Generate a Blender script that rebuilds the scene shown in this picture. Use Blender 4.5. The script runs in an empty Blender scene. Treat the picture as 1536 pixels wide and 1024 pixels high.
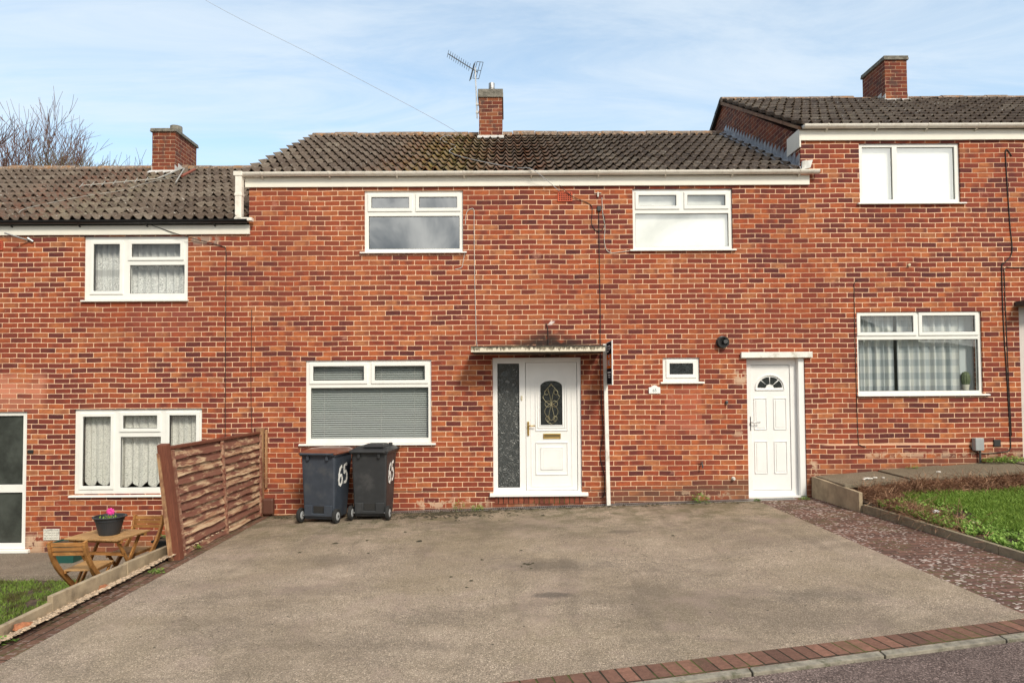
import bpy, bmesh, math, random
import numpy as np
from mathutils import Vector, Matrix
random.seed(7); rng = np.random.default_rng(7)
R = math.radians
sc = bpy.context.scene
C = sc.collection

# ------------------------------------------------------------------ camera
cam_d = bpy.data.cameras.new('camera'); cam = bpy.data.objects.new('camera', cam_d); C.objects.link(cam)
cam_d.sensor_width = 36; cam_d.lens = 24.0; cam_d.shift_y = 33/1536; cam_d.clip_end = 2000; cam_d.clip_start = .05
EYE = Vector((0, -10.15, 1.80))
p_, y_, r_ = .03193711, .00634196, -.00682177
Fw = Vector((math.sin(y_)*math.cos(p_), math.cos(y_)*math.cos(p_), math.sin(p_)))
Rt = Vector((math.cos(y_), -math.sin(y_), 0)); Up = Rt.cross(Fw)
Rr = Rt*math.cos(r_)+Up*math.sin(r_); Ur = -Rt*math.sin(r_)+Up*math.cos(r_)
M3 = Matrix((Rr, Ur, -Fw)).transposed()
cam.matrix_world = Matrix.Translation(EYE) @ M3.to_4x4()
sc.camera = cam

# ------------------------------------------------------------------ sky + sun
SUN_EL, SUN_AZ = R(40), R(155)          # azimuth clockwise from +Y
w = bpy.data.worlds.new('World'); sc.world = w; w.use_nodes = True

class G:
    """tiny node graph helper"""
    def __init__(s, tree): s.t = tree; s.n = tree.nodes; s.l = tree.links
    def node(s, typ, **kw):
        n = s.n.new(typ)
        for k, v in kw.items(): setattr(n, k, v)
        return n
    def inp(s, n, i, v):
        if v is None: return
        sock = n.inputs[i]
        if isinstance(v, bpy.types.NodeSocket): s.l.new(v, sock)
        else: sock.default_value = col(v) if (sock.type == 'RGBA') else v
    def m(s, op, a, b=None, c=None, clamp=False):
        n = s.node('ShaderNodeMath', operation=op, use_clamp=clamp)
        s.inp(n, 0, a); s.inp(n, 1, b); s.inp(n, 2, c); return n.outputs[0]
    def vm(s, op, a, b=None, sc_=None):
        n = s.node('ShaderNodeVectorMath', operation=op); s.inp(n, 0, a); s.inp(n, 1, b)
        if sc_ is not None: s.inp(n, 3, sc_)
        return n.outputs[0]
    def mix(s, f, a, b, blend='MIX'):
        n = s.node('ShaderNodeMix', data_type='RGBA', blend_type=blend, clamp_factor=True)
        s.inp(n, 0, f); s.inp(n, 6, col(a)); s.inp(n, 7, col(b)); return n.outputs[2]
    def noise(s, v, scale, detail=2, rough=.5, dist=0, dim='3D'):
        n = s.node('ShaderNodeTexNoise', noise_dimensions=dim)
        s.inp(n, 'Vector', v); n.inputs['Scale'].default_value = scale; n.inputs['Detail'].default_value = detail
        n.inputs['Roughness'].default_value = rough; n.inputs['Distortion'].default_value = dist
        return n.outputs[0], n.outputs[1]
    def vor(s, v, scale, feat='F1', rand=1):
        n = s.node('ShaderNodeTexVoronoi', feature=feat); s.inp(n, 'Vector', v)
        n.inputs['Scale'].default_value = scale; n.inputs['Randomness'].default_value = rand
        return n.outputs[0], (n.outputs[1] if feat != 'DISTANCE_TO_EDGE' else None)
    def ramp(s, f, stops, interp='LINEAR'):
        n = s.node('ShaderNodeValToRGB'); cr = n.color_ramp; cr.interpolation = interp
        while len(cr.elements) < len(stops): cr.elements.new(.5)
        for e, (p, c) in zip(cr.elements, stops):
            e.position = p; e.color = col(c)
        s.inp(n, 0, f); return n.outputs[0]
    def sm(s, v, lo, hi, a=0., b=1.):
        n = s.node('ShaderNodeMapRange', interpolation_type='SMOOTHSTEP')
        s.inp(n, 0, v); s.inp(n, 1, lo); s.inp(n, 2, hi); s.inp(n, 3, a); s.inp(n, 4, b); return n.outputs[0]
    def xyz(s, v):
        n = s.node('ShaderNodeSeparateXYZ'); s.inp(n, 0, v); return n.outputs
    def comb(s, x, y, z):
        n = s.node('ShaderNodeCombineXYZ'); s.inp(n, 0, x); s.inp(n, 1, y); s.inp(n, 2, z); return n.outputs[0]
    def pos(s): return s.node('ShaderNodeNewGeometry').outputs['Position']
    def gen(s): return s.node('ShaderNodeTexCoord').outputs['Generated']
    def bump(s, h, strength=.5, dist=.01):
        n = s.node('ShaderNodeBump'); s.inp(n, 'Strength', strength); s.inp(n, 'Distance', dist); s.inp(n, 'Height', h); return n.outputs[0]
def col(c):
    if isinstance(c, (tuple, list)):
        return (c[0], c[1], c[2], 1.) if len(c) == 3 else tuple(c)
    if isinstance(c, float): return (c, c, c, 1.)
    return c

g = G(w.node_tree); g.n.clear()
sky = g.node('ShaderNodeTexSky', sky_type='NISHITA', sun_disc=False, sun_elevation=SUN_EL, sun_rotation=SUN_AZ)
sky.air_density = 1.0; sky.dust_density = .6; sky.ozone_density = 1.0
d = g.node('ShaderNodeTexCoord').outputs['Generated']
dx, dy, dz = g.xyz(d)
den = g.m('ADD', g.m('MAXIMUM', dz, 0.), .22)
pv = g.comb(g.m('DIVIDE', dx, den), g.m('DIVIDE', dy, den), 0.)
pr = g.vm('MULTIPLY', pv, (.8, 2.6, 1.))
n1, _ = g.noise(pr, 1.6, 8, .66, .9)
n2, _ = g.noise(g.vm('ADD', pr, (7.3, 2.1, 0)), .45, 3, .5, .3)
cl = g.m('ADD', g.m('MULTIPLY', n1, .62), g.m('MULTIPLY', n2, .5))
front = g.sm(dy, -.25, .25)                                   # ahead: thin veil; behind the viewer: heavier cloud
thin = g.sm(cl, .40, .74, .26, .80)
haze_lo = g.sm(dz, .05, .42, .85, 0.)
thin = g.m('MAXIMUM', thin, haze_lo)
n3, _ = g.noise(g.vm('ADD', d, (3.7, 0, 1.1)), 5.5, 6, .55, .6)
n3 = g.m('ADD', n3, g.sm(dx, -.06, .16, -.09, .10))  # unseen rear cloud shaped darker left, brighter right, for the upstairs window reflections
thick_c = g.ramp(g.sm(n3, .38, .60), [(0, (.30, .33, .36)), (.5, (.85, .86, .84)), (1, (1.6, 1.58, 1.48))])
cloudcol = g.mix(front, thick_c, (.78, .87, .95))
mask = g.m('ADD', g.m('MULTIPLY', thin, front), g.m('MULTIPLY', .92, g.m('SUBTRACT', 1., front)), clamp=True)
SKY_K = .16
skyc = g.vm('MULTIPLY', g.vm('SCALE', sky.outputs[0], None, SKY_K), (1.0, 1.10, 1.02))
CL_K = .74
outc = g.mix(mask, skyc, g.vm('SCALE', cloudcol, None, CL_K))
bg = g.node('ShaderNodeBackground'); g.inp(bg, 0, outc); bg.inputs[1].default_value = 1.0
o_ = g.node('ShaderNodeOutputWorld'); g.l.new(bg.outputs[0], o_.inputs[0])

sd = bpy.data.lights.new('sun', 'SUN'); sd.energy = 2.1; sd.angle = R(12); sd.color = (1, .91, .76)
so = bpy.data.objects.new('sun', sd); C.objects.link(so)
sv = Vector((math.sin(SUN_AZ)*math.cos(SUN_EL), math.cos(SUN_AZ)*math.cos(SUN_EL), math.sin(SUN_EL)))
so.rotation_euler = sv.to_track_quat('Z', 'Y').to_euler(); so.location = (6, -12, 14)
vs = sc.view_settings; vs.view_transform = 'Standard'; vs.look = 'None'; vs.gamma = 1; vs.exposure = 0.56; vs.use_curve_mapping = False
sc.cycles.max_bounces = 8; sc.cycles.transparent_max_bounces = 12

# ------------------------------------------------------------------ materials
def new_mat(name):
    m = bpy.data.materials.new(name); m.use_nodes = True; gg = G(m.node_tree); gg.n.clear()
    out = gg.node('ShaderNodeOutputMaterial'); b = gg.node('ShaderNodeBsdfPrincipled')
    gg.l.new(b.outputs[0], out.inputs[0]); gg.b = b; gg.out = out
    return m, gg
def simple(name, c, rough=.6, metal=0., var=.0, vscale=8, bump=0., bscale=60, spec=.5, dirt=None, dscale=3):
    m, g = new_mat(name); p = g.pos()
    base = col(c)
    if var:
        n, _ = g.noise(p, vscale, 5, .6)
        base = g.mix(g.sm(n, .3, .7), tuple(x*(1-var) for x in c), tuple(min(1, x*(1+var)) for x in c))
    if dirt:
        n, _ = g.noise(p, dscale, 6, .65)
        base = g.mix(g.sm(n, .5, .72, 0, .8), base, dirt)
    g.inp(g.b, 'Base Color', base); g.b.inputs['Roughness'].default_value = rough; g.b.inputs['Metallic'].default_value = metal
    g.b.inputs['Specular IOR Level'].default_value = spec
    if bump:
        n, _ = g.noise(p, bscale, 4, .6); g.inp(g.b, 'Normal', g.bump(n, bump, .01))
    return m

def rect_mask(g, x, z, x0, x1, z0, z1, e=.02):
    a = g.m('MULTIPLY', g.sm(x, x0-e, x0+e), g.sm(x, x1-e, x1+e, 1., 0.))
    b = g.m('MULTIPLY', g.sm(z, z0-e, z0+e), g.sm(z, z1-e, z1+e, 1., 0.))
    return g.m('MULTIPLY', a, b)

def brick_mat(name, dark=0., patches=True):
    m, g = new_mat(name); p = g.pos(); x, y, z = g.xyz(p)
    wob, _ = g.noise(p, 1.3, 2); fin, finc = g.noise(p, 22, 3, .6)
    u = g.m('ADD', g.m('ADD', x, y), g.m('MULTIPLY', g.m('SUBTRACT', fin, .5), .006))
    v = g.m('ADD', g.m('ADD', z, g.m('MULTIPLY', g.m('SUBTRACT', wob, .5), .03)), g.m('MULTIPLY', g.m('SUBTRACT', fin, .5), -.005))
    vr = g.m('DIVIDE', v, .075); row = g.m('FLOOR', vr); fv = g.m('FRACT', vr)
    wn = g.node('ShaderNodeTexWhiteNoise', noise_dimensions='1D'); g.inp(wn, 'W', row)
    sh = g.m('ADD', g.m('MULTIPLY', g.m('MODULO', row, 2.), .5), g.m('MULTIPLY', wn.outputs[0], .16))
    ur = g.m('ADD', g.m('DIVIDE', u, .2265), sh); cl_ = g.m('FLOOR', ur); fu = g.m('FRACT', ur)
    wn2 = g.node('ShaderNodeTexWhiteNoise', noise_dimensions='2D'); g.inp(wn2, 'Vector', g.comb(cl_, row, 0.))
    rnd = wn2.outputs[0]; r2, r3, r4 = g.xyz(wn2.outputs[1])
    du = g.m('MULTIPLY', g.m('MINIMUM', fu, g.m('SUBTRACT', 1., fu)), .2265)
    dv = g.m('MULTIPLY', g.m('MINIMUM', fv, g.m('SUBTRACT', 1., fv)), .075)
    ed = g.m('SUBTRACT', .014, g.m('SQRT', g.m('ADD', g.m('POWER', g.m('MAXIMUM', g.m('SUBTRACT', .014, du), 0.), 2.), g.m('POWER', g.m('MAXIMUM', g.m('SUBTRACT', .014, dv), 0.), 2.))))
    chip, _ = g.noise(p, 45, 3, .7)
    ed = g.m('ADD', ed, g.m('MULTIPLY', g.m('SUBTRACT', chip, .5), .006))
    mort = g.sm(ed, .0036, .0066, 1., 0.)
    bc = g.ramp(rnd, [(0, (.075, .024, .026)), (.13, (.115, .030, .028)), (.25, (.20, .042, .029)), (.42, (.31, .064, .031)),
                      (.58, (.41, .094, .036)), (.76, (.47, .130, .046)), (.91, (.51, .180, .068)), (1, (.44, .18, .080))])
    # streaks inside each brick, burnt ends
    st, _ = g.noise(g.vm('MULTIPLY', g.vm('ADD', p, g.vm('SCALE', wn2.outputs[1], None, 9.)), (9, 9, 16)), 1., 4, .6)
    bc = g.mix(g.sm(st, .30, .72, .60, 0.), bc, (.17, .040, .028))
    sp, _ = g.noise(p, 90, 3, .7)
    bc = g.mix(g.sm(sp, .56, .74, 0., .38), bc, (.56, .25, .14))
    burn = g.m('MULTIPLY', g.sm(g.m('MULTIPLY', g.m('ABSOLUTE', g.m('SUBTRACT', fu, r2)), 1.), .10, .42, 1., 0.), g.sm(r3, .45, .85))
    bc = g.mix(g.m('MULTIPLY', burn, .62), bc, (.105, .030, .030))
    big, _ = g.noise(p, .55, 4, .6)
    bc = g.mix(g.sm(big, .38, .55, .42, 0.), bc, (.27, .060, .030))
    bt, _ = g.noise(g.vm('ADD', p, (11., 3., 5.)), .42, 3, .6)
    bc = g.mix(g.sm(bt, .50, .64, 0., .18), bc, (.50, .15, .060))
    rw, _ = g.noise(g.comb(g.m('MULTIPLY', x, .35), 0., g.m('MULTIPLY', row, .9)), 1., 2, .5)
    bc = g.mix(g.sm(rw, .55, .72, 0., .20), bc, (.22, .048, .030))
    mc = g.mix(g.sm(chip, .3, .7), (.72, .43, .27), (.93, .66, .46))
    big2, _ = g.noise(g.vm('ADD', p, (4., 9., 2.)), .8, 5, .65)
    mc = g.mix(g.sm(big2, .40, .56, .50, 0.), mc, (.40, .19, .12))
    c = g.mix(mort, bc, mc)
    # smeared mortar / efflorescence on some bricks
    ef, _ = g.noise(p, 3.4, 6, .7)
    c = g.mix(g.sm(ef, .60, .74, 0., .5), c, (.60, .30, .22))
    ef3, _ = g.noise(g.vm('ADD', p, (2, 7, 1)), 14, 5, .75)
    c = g.mix(g.sm(ef3, .64, .72, 0., .55), c, (.70, .44, .34))
    if patches:
        def patch(x0, x1, z0, z1, colr, k, e=.03):
            nonlocal c
            mm = g.m('MULTIPLY', rect_mask(g, x, z, x0, x1, z0, z1, e), g.m('MULTIPLY', g.m('SUBTRACT', 1., g.m('MULTIPLY', mort, .8)), g.m('MULTIPLY', g.m('ADD', g.m('MULTIPLY', r4, 1.3), .1), k)))
            c = g.mix(mm, c, colr)
        patch(2.33, 2.88, 1.16, 1.80, (.50, .14, .08), .45, .004)     # infilled opening under the small window
        patch(2.20, 3.00, 1.05, 1.20, (.56, .22, .14), .40)
        patch(-8.5, -6.85, 1.46, 2.0, (.66, .26, .16), .60, .10)           # rebuilt bricks over the left door
        patch(-5.6, -4.6, 2.55, 3.05, (.26, .07, .05), .8, .15)
        # sooty streak over the canopy
        so_, _ = g.noise(g.vm('MULTIPLY', p, (2.2, 1, 4)), 3.6, 5, .6)
        dxx = g.m('ABSOLUTE', g.m('SUBTRACT', x, .60))
        sm_ = g.m('MULTIPLY', g.sm(g.m('ADD', g.m('MULTIPLY', dxx, .30), g.m('ABSOLUTE', g.m('SUBTRACT', z, 2.36))), .10, .36, 1., 0.), g.sm(so_, .30, .50, .35, .97))
        c = g.mix(g.m('MULTIPLY', sm_, g.sm(y, .02, .05, 1., 0.)), c, (.035, .026, .022))
        # pale mortar smears round the doors and the base
        def smear(x0, x1, z0, z1, k, colr=(.60, .42, .29), thr=.50, e=.05):
            nonlocal c
            c = g.mix(g.m('MULTIPLY', rect_mask(g, x, z, x0, x1, z0, z1, e), g.sm(ef2, thr, thr+.06, 0., k)), c, colr)
        ef2, _ = g.noise(p, 9, 5, .6)
        smear(2.5, 3.55, .10, .22, .8, thr=.52); smear(3.38, 3.56, 1.80, 1.98, .9, thr=.42); smear(3.35, 3.53, 1.03, 1.09, .8, thr=.48)
        smear(4.48, 4.58, .42, .64, .9, thr=.44, e=.03); smear(-1.4, -.3, -.03, .12, .8, thr=.51); smear(5.3, 8.0, .70, .76, .8, thr=.49)
        smear(-.05, 1.0, .02, .15, .5); smear(-7.1, -6.85, -.62, -.35, .85, thr=.40); smear(-4.72, -4.3, 3.93, 4.05, .8, (.34, .27, .22), thr=.42)
        smear(.52, .70, 2.70, 2.75, .9, (.78, .72, .70), thr=.52, e=.02)
        # raised damp-course joint
        dpc = g.m('MULTIPLY', g.sm(g.m('ABSOLUTE', g.m('SUBTRACT', z, .885)), .010, .017, 1., 0.), g.sm(x, 4.6, 4.8))
        c = g.mix(g.m('MULTIPLY', dpc, .9), c, (.74, .45, .30))
        dpc = g.m('MULTIPLY', g.sm(g.m('ABSOLUTE', g.m('SUBTRACT', z, .245)), .006, .012, 1., 0.), g.m('MULTIPLY', g.sm(x, -3.7, -3.6), g.sm(x, 3.4, 3.5, 1., 0.)))
        c = g.mix(g.m('MULTIPLY', dpc, .8), c, (.16, .09, .06))
        # grime just above the ground
        gz = g.m('SUBTRACT', z, g.m('MULTIPLY', x, .09))
        c = g.mix(g.m('MULTIPLY', g.sm(gz, -.05, .22, .55, 0.), g.sm(big2, .3, .6, .4, 1.)), c, (.13, .085, .055))
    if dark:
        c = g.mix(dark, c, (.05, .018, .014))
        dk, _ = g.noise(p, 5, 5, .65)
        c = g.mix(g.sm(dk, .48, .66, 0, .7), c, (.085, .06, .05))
    g.inp(g.b, 'Base Color', c); g.b.inputs['Roughness'].default_value = .88; g.b.inputs['Specular IOR Level'].default_value = .25
    h = g.m('ADD', g.m('MULTIPLY', mort, -1.), g.m('MULTIPLY', sp, .35))
    h = g.m('ADD', h, g.m('MULTIPLY', rnd, .25))
    g.inp(g.b, 'Normal', g.bump(h, .7, .006))
    return m

BRICK = brick_mat('brick')
BRICK_OLD = brick_mat('chimney_brick', dark=.42, patches=False)
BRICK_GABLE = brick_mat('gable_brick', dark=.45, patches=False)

def upvc(name='upvc', c=(.86, .86, .82)):
    m, g = new_mat(name); p = g.pos(); n, _ = g.noise(p, 4, 5, .6)
    b = g.mix(g.sm(n, .35, .65), tuple(x*.96 for x in c), c)
    n2, _ = g.noise(g.vm('MULTIPLY', p, (14, 14, 3)), 1., 5, .7)
    b = g.mix(g.sm(n2, .60, .80, 0., .20), b, (.50, .47, .38))
    g.inp(g.b, 'Base Color', b); g.b.inputs['Roughness'].default_value = .35
    return m
UPVC = upvc(); FASCIA = upvc('fascia_white', (.84, .81, .72)); DOORW = upvc('door_white', (.87, .87, .86))
GASKET = simple('gasket', (.02, .02, .02), .6)
GUTTER_W = simple('gutter_white', (.84, .80, .72), .4, var=.05, dirt=(.62, .57, .48), dscale=7)
GUTTER_B = simple('gutter_black', (.012, .012, .013), .35)
LEAD = simple('lead', (.30, .31, .34), .5, .3, var=.25, vscale=12, bump=.3, bscale=30, dirt=(.55, .56, .58))
LEAD_PALE = simple('lead_pale', (.62, .62, .60), .6, .0, var=.12, vscale=14, bump=.3, bscale=30, dirt=(.40, .38, .34), dscale=8)
CONC = simple('concrete_cap', (.20, .185, .155), .9, var=.35, vscale=14, bump=.6, bscale=70, dirt=(.09, .085, .07), dscale=9)
METAL = simple('galvanised', (.42, .42, .42), .42, .9, var=.2)
DARKMETAL = simple('dark_metal', (.10, .10, .10), .5, .6)
BRASS = simple('brass', (.62, .42, .14), .3, .9)
CHROME = simple('satin_steel', (.55, .55, .54), .3, .9)
CABLE_B = simple('cable_black', (.02, .016, .015), .6)
CABLE_W = simple('cable_white', (.62, .58, .53), .6)
TERRA = simple('terracotta', (.50, .095, .045), .8, var=.2)
PLASTER = simple('plaster', (.36, .34, .31), .9)
PAINT_W = simple('painted_white', (.82, .81, .77), .6, var=.05, dirt=(.42, .38, .30), dscale=5, bump=.15, bscale=30)

def glass_mat(name, refl=.22, tint=(.85, .9, .9), rough=0.0):
    m, g = new_mat(name); g.n.remove(g.b)
    tr = g.node('ShaderNodeBsdfTransparent'); tr.inputs[0].default_value = col(tint)
    gl = g.node('ShaderNodeBsdfGlossy'); gl.inputs[0].default_value = (1, 1, 1, 1); gl.inputs['Roughness'].default_value = rough
    lw = g.node('ShaderNodeLayerWeight'); lw.inputs[0].default_value = .5
    f = g.m('ADD', g.m('MULTIPLY', g.m('POWER', lw.outputs[1], 4.), 1.-refl), refl, clamp=True)
    wv, _ = g.noise(g.pos(), 1.1, 1); g.inp(gl, 'Normal', g.bump(wv, .05, .03))
    mx = g.node('ShaderNodeMixShader'); g.l.new(f, mx.inputs[0]); g.l.new(tr.outputs[0], mx.inputs[1]); g.l.new(gl.outputs[0], mx.inputs[2])
    g.l.new(mx.outputs[0], g.out.inputs[0]); return m
GLASS = glass_mat('window_glass', .09, (.97,.985,.98))
GLASS_HI = glass_mat('window_glass_coated', .30, (.97,.985,.98))
def pattern_glass():
    m, g = new_mat('patterned_glass'); p = g.pos(); x, y, z = g.xyz(p)
    nz, nc = g.noise(p, 9, 2, .5); q = g.vm('ADD', p, g.vm('SCALE', nc, None, .14))
    wv = g.node('ShaderNodeTexWave', wave_type='RINGS', rings_direction='SPHERICAL'); 
    vd, vc = g.vor(g.vm('MULTIPLY', q, (1, 0, 1)), 9.)
    s1 = g.m('ABSOLUTE', g.m('SINE', g.m('MULTIPLY', vd, 24.)))
    line = g.sm(s1, .0, .42, 1., 0.)
    g.inp(g.b, 'Base Color', g.mix(line, (.040, .045, .045), (.17, .18, .18)))
    g.b.inputs['Roughness'].default_value = .38; g.b.inputs['Specular IOR Level'].default_value = .6
    g.inp(g.b, 'Normal', g.bump(g.m('ADD', s1, nz), .55, .012)); return m
PGLASS = pattern_glass()
DGLASS = simple('dark_obscure_glass', (.02, .024, .024), .12, var=.4, vscale=20, bump=.25, bscale=40, spec=.6)

def tile_mat(name, moss_x=None, moss_c=(.22, .15, .035), red=None):
    m, g = new_mat(name); p = g.pos(); x, y, z = g.xyz(p)
    a = g.node('ShaderNodeAttribute', attribute_name='rnd').outputs['Fac']
    c = g.ramp(a, [(0, (.108, .078, .060)), (.35, (.135, .100, .076)), (.7, (.162, .122, .094)), (1, (.205, .165, .128))])
    n, _ = g.noise(p, 7, 6, .65); c = g.mix(g.sm(n, .36, .58, .35, 0.), c, (.065, .050, .042))
    l, _ = g.noise(p, 26, 4, .7); c = g.mix(g.sm(l, .58, .68, 0., .7), c, (.36, .33, .29))
    l4, _ = g.noise(g.vm('ADD', p, (3, 1, 4)), 15, 3, .6); c = g.mix(g.sm(l4, .66, .70, 0., .8), c, (.55, .52, .46))
    l2, _ = g.noise(g.vm('ADD', p, (9, 2, 4)), 6, 4, .7); c = g.mix(g.sm(l2, .60, .72, 0., .45), c, (.24, .20, .11))
    if moss_x:
        for (x0, x1, k, cc) in moss_x:
            mn, _ = g.noise(g.vm('ADD', p, (x0, 0, 0)), 5.2, 7, .8)
            mm = g.m('MULTIPLY', g.m('MULTIPLY', g.sm(x, x0-.4, x0+.6), g.sm(x, x1-.6, x1+.4, 1., 0.)), g.sm(mn, .47, .58, 0., k))
            c = g.mix(mm, c, cc)
    g.inp(g.b, 'Base Color', c); g.b.inputs['Roughness'].default_value = .92; g.b.inputs['Specular IOR Level'].default_value = .2
    g.inp(g.b, 'Normal', g.bump(l, .6, .01)); return m
TILE_M = tile_mat('roof_tile_mossy', [(-2.0, .9, .75, (.20, .075, .035)), (-1.75, -.45, .85, (.22, .14, .035)), (-1.3, -.45, .6, (.24, .22, .06))])
TILE_L = tile_mat('roof_tile_weathered', [(-8.4, -6.6, .5, (.19, .070, .042)), (-7.2, -6.0, .45, (.27, .24, .16))])
TILE_R = tile_mat('roof_tile_plain')

def ground_gravel(name, base, stone, scale=150, patch=True, dark=(.10, .09, .08), green=False):
    m, g = new_mat(name); p = g.pos(); x, y, z = g.xyz(p)
    vd, vc = g.vor(p, scale); r, _, _ = g.xyz(vc)
    c = g.mix(g.sm(r, .2, .9), base, stone)
    c = g.mix(g.sm(r, .90, .97, 0, .8), c, tuple(min(1, s*1.9) for s in stone))
    vd2, vc2 = g.vor(p, scale*.37); r2, _, _ = g.xyz(vc2); c = g.mix(g.m('MULTIPLY', g.sm(r2, .82, .9), g.sm(vd2, .25, .55, .7, 0.)), c, tuple(s*.35 for s in base))
    n1, _ = g.noise(p, .8, 6, .62); c = g.mix(g.sm(n1, .36, .62, .42, 0.), c, dark)
    n2, _ = g.noise(g.vm('ADD', p, (5, 1, 0)), 1.7, 7, .7); c = g.mix(g.sm(n2, .50, .72, 0., .28), c, tuple(min(1, s*1.35) for s in stone))
    n4, _ = g.noise(p, 4.5, 6, .75); c = g.mix(g.sm(n4, .56, .74, 0., .5), c, tuple(s*.55 for s in base))
    if green:
        n3, _ = g.noise(p, 3.3, 6, .7)
        wall = g.sm(y, -3.2, -.1)
        c = g.mix(g.m('MULTIPLY', g.sm(n3, .36, .66), g.m('ADD', g.m('MULTIPLY', wall, .75), .14)), c, (.115, .105, .055))
        ck, _ = g.vor(g.vm('ADD', p, g.vm('SCALE', g.noise(p, 2.5, 4, .6)[1], None, .5)), .42, 'DISTANCE_TO_EDGE')
        ckm, _ = g.noise(p, .9, 2)
        c = g.mix(g.m('MULTIPLY', g.sm(ck, .0, .0035, .55, 0.), g.sm(ckm, .46, .56)), c, (.07, .055, .035))
        yel, _ = g.noise(g.vm('ADD', p, (3, 8, 0)), .55, 4, .6)
        c = g.mix(g.sm(yel, .45, .62, 0., .22), c, (.25, .20, .115))
        bs, _ = g.noise(g.vm('MULTIPLY', g.vm('ADD', p, (2, 9, 0)), (.55, 1., 1.)), .75, 7, .68, .4)
        c = g.mix(g.sm(bs, .47, .62, 0., .40), c, (.125, .10, .078))
        tk, _ = g.noise(g.vm('MULTIPLY', g.vm('ADD', p, (0, 3, 0)), (2.6, .35, 1.)), 1., 5, .6)
        c = g.mix(g.sm(tk, .52, .68, 0., .28), c, (.12, .095, .075))
        pk, _ = g.noise(g.vm('ADD', p, (1, 4, 0)), 1.1, 6, .7)
        c = g.mix(g.sm(pk, .50, .66, 0., .40), c, (.36, .27, .225))
        dk2, _ = g.noise(g.vm('ADD', p, (6, 4, 2)), 2.1, 7, .75)
        c = g.mix(g.sm(dk2, .54, .72, 0., .40), c, (.13, .105, .085))
        fs, _ = g.noise(p, 38, 5, .85)
        c = g.mix(g.sm(fs, .58, .68, 0., .55), c, (.11, .09, .075))
        vs_, vsc = g.vor(p, 9.); vr_, _, _ = g.xyz(vsc)
        c = g.mix(g.m('MULTIPLY', g.sm(vs_, .06, .11, 1., 0.), g.sm(vr_, .80, .84, 0., .9)), c, (.035, .03, .028))
        cr = g.sm(y, -.42, -.1); n5, _ = g.noise(p, 16, 4, .7)
        c = g.mix(g.m('MULTIPLY', g.sm(y, -.62, -.12), g.sm(n5, .42, .56, 0., .85)), c, (.060, .050, .024))
        # long damp stains
        for (sx, sy, rx, ry, k) in ((.35, -4.25, .22, .10, .6), (1.35, -1.9, .3, .12, .4), (-.6, -4.7, .5, .3, .25), (.5, -3.3, .8, .25, .3), (2.6, -4.5, .7, .25, .35)):
            dd = g.vm('LENGTH', g.vm('MULTIPLY', g.vm('SUBTRACT', p, (sx, sy, 0)), (1/rx, 1/ry, 0)))
            dn = g.node('ShaderNodeVectorMath', operation='LENGTH'); g.l.new(g.vm('MULTIPLY', g.vm('SUBTRACT', p, (sx, sy, 0)), (1/rx, 1/ry, 0)), dn.inputs[0])
            f = g.m('ADD', dn.outputs['Value'], g.m('MULTIPLY', g.m('SUBTRACT', n4, .5), 3.))
            c = g.mix(g.sm(f, .2, 1.1, k, 0.), c, (.055, .05, .045))
    g.inp(g.b, 'Base Color', c); g.b.inputs['Roughness'].default_value = .93; g.b.inputs['Specular IOR Level'].default_value = .25
    g.inp(g.b, 'Normal', g.bump(g.m('ADD', vd, g.m('MULTIPLY', n4, .6)), .65, .006)); return m
DRIVE = ground_gravel('drive_surface', (.250, .198, .150), (.50, .40, .31), 170, green=True, dark=(.20, .155, .105))
ROAD = ground_gravel('pavement_tarmac', (.080, .056, .050), (.26, .195, .175), 130, dark=(.07, .05, .045))
SLAB = ground_gravel('slab_concrete', (.19, .155, .11), (.27, .225, .165), 220, dark=(.12, .10, .065))
PATIO = ground_gravel('patio_concrete', (.20, .165, .13), (.30, .25, .20), 160, dark=(.12, .09, .06))
EDGE = simple('edging_concrete', (.38, .30, .20), .9, var=.22, vscale=5, bump=.5, bscale=90, dirt=(.16, .12, .075), dscale=4)
KERB = simple('kerb_concrete', (.25, .225, .18), .9, var=.35, vscale=9, bump=.8, bscale=60, dirt=(.07, .075, .035), dscale=13)
EDGE_D = simple('edging_weathered', (.30, .25, .17), .9, var=.25, vscale=9, bump=.6, bscale=90, dirt=(.10, .10, .045), dscale=9)
SOIL = simple('soil', (.075, .052, .036), .95, var=.5, vscale=14, bump=1., bscale=40)
CHIPS = ground_gravel('bark_chips', (.16, .10, .06), (.42, .30, .20), 42, dark=(.08, .055, .035))

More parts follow.
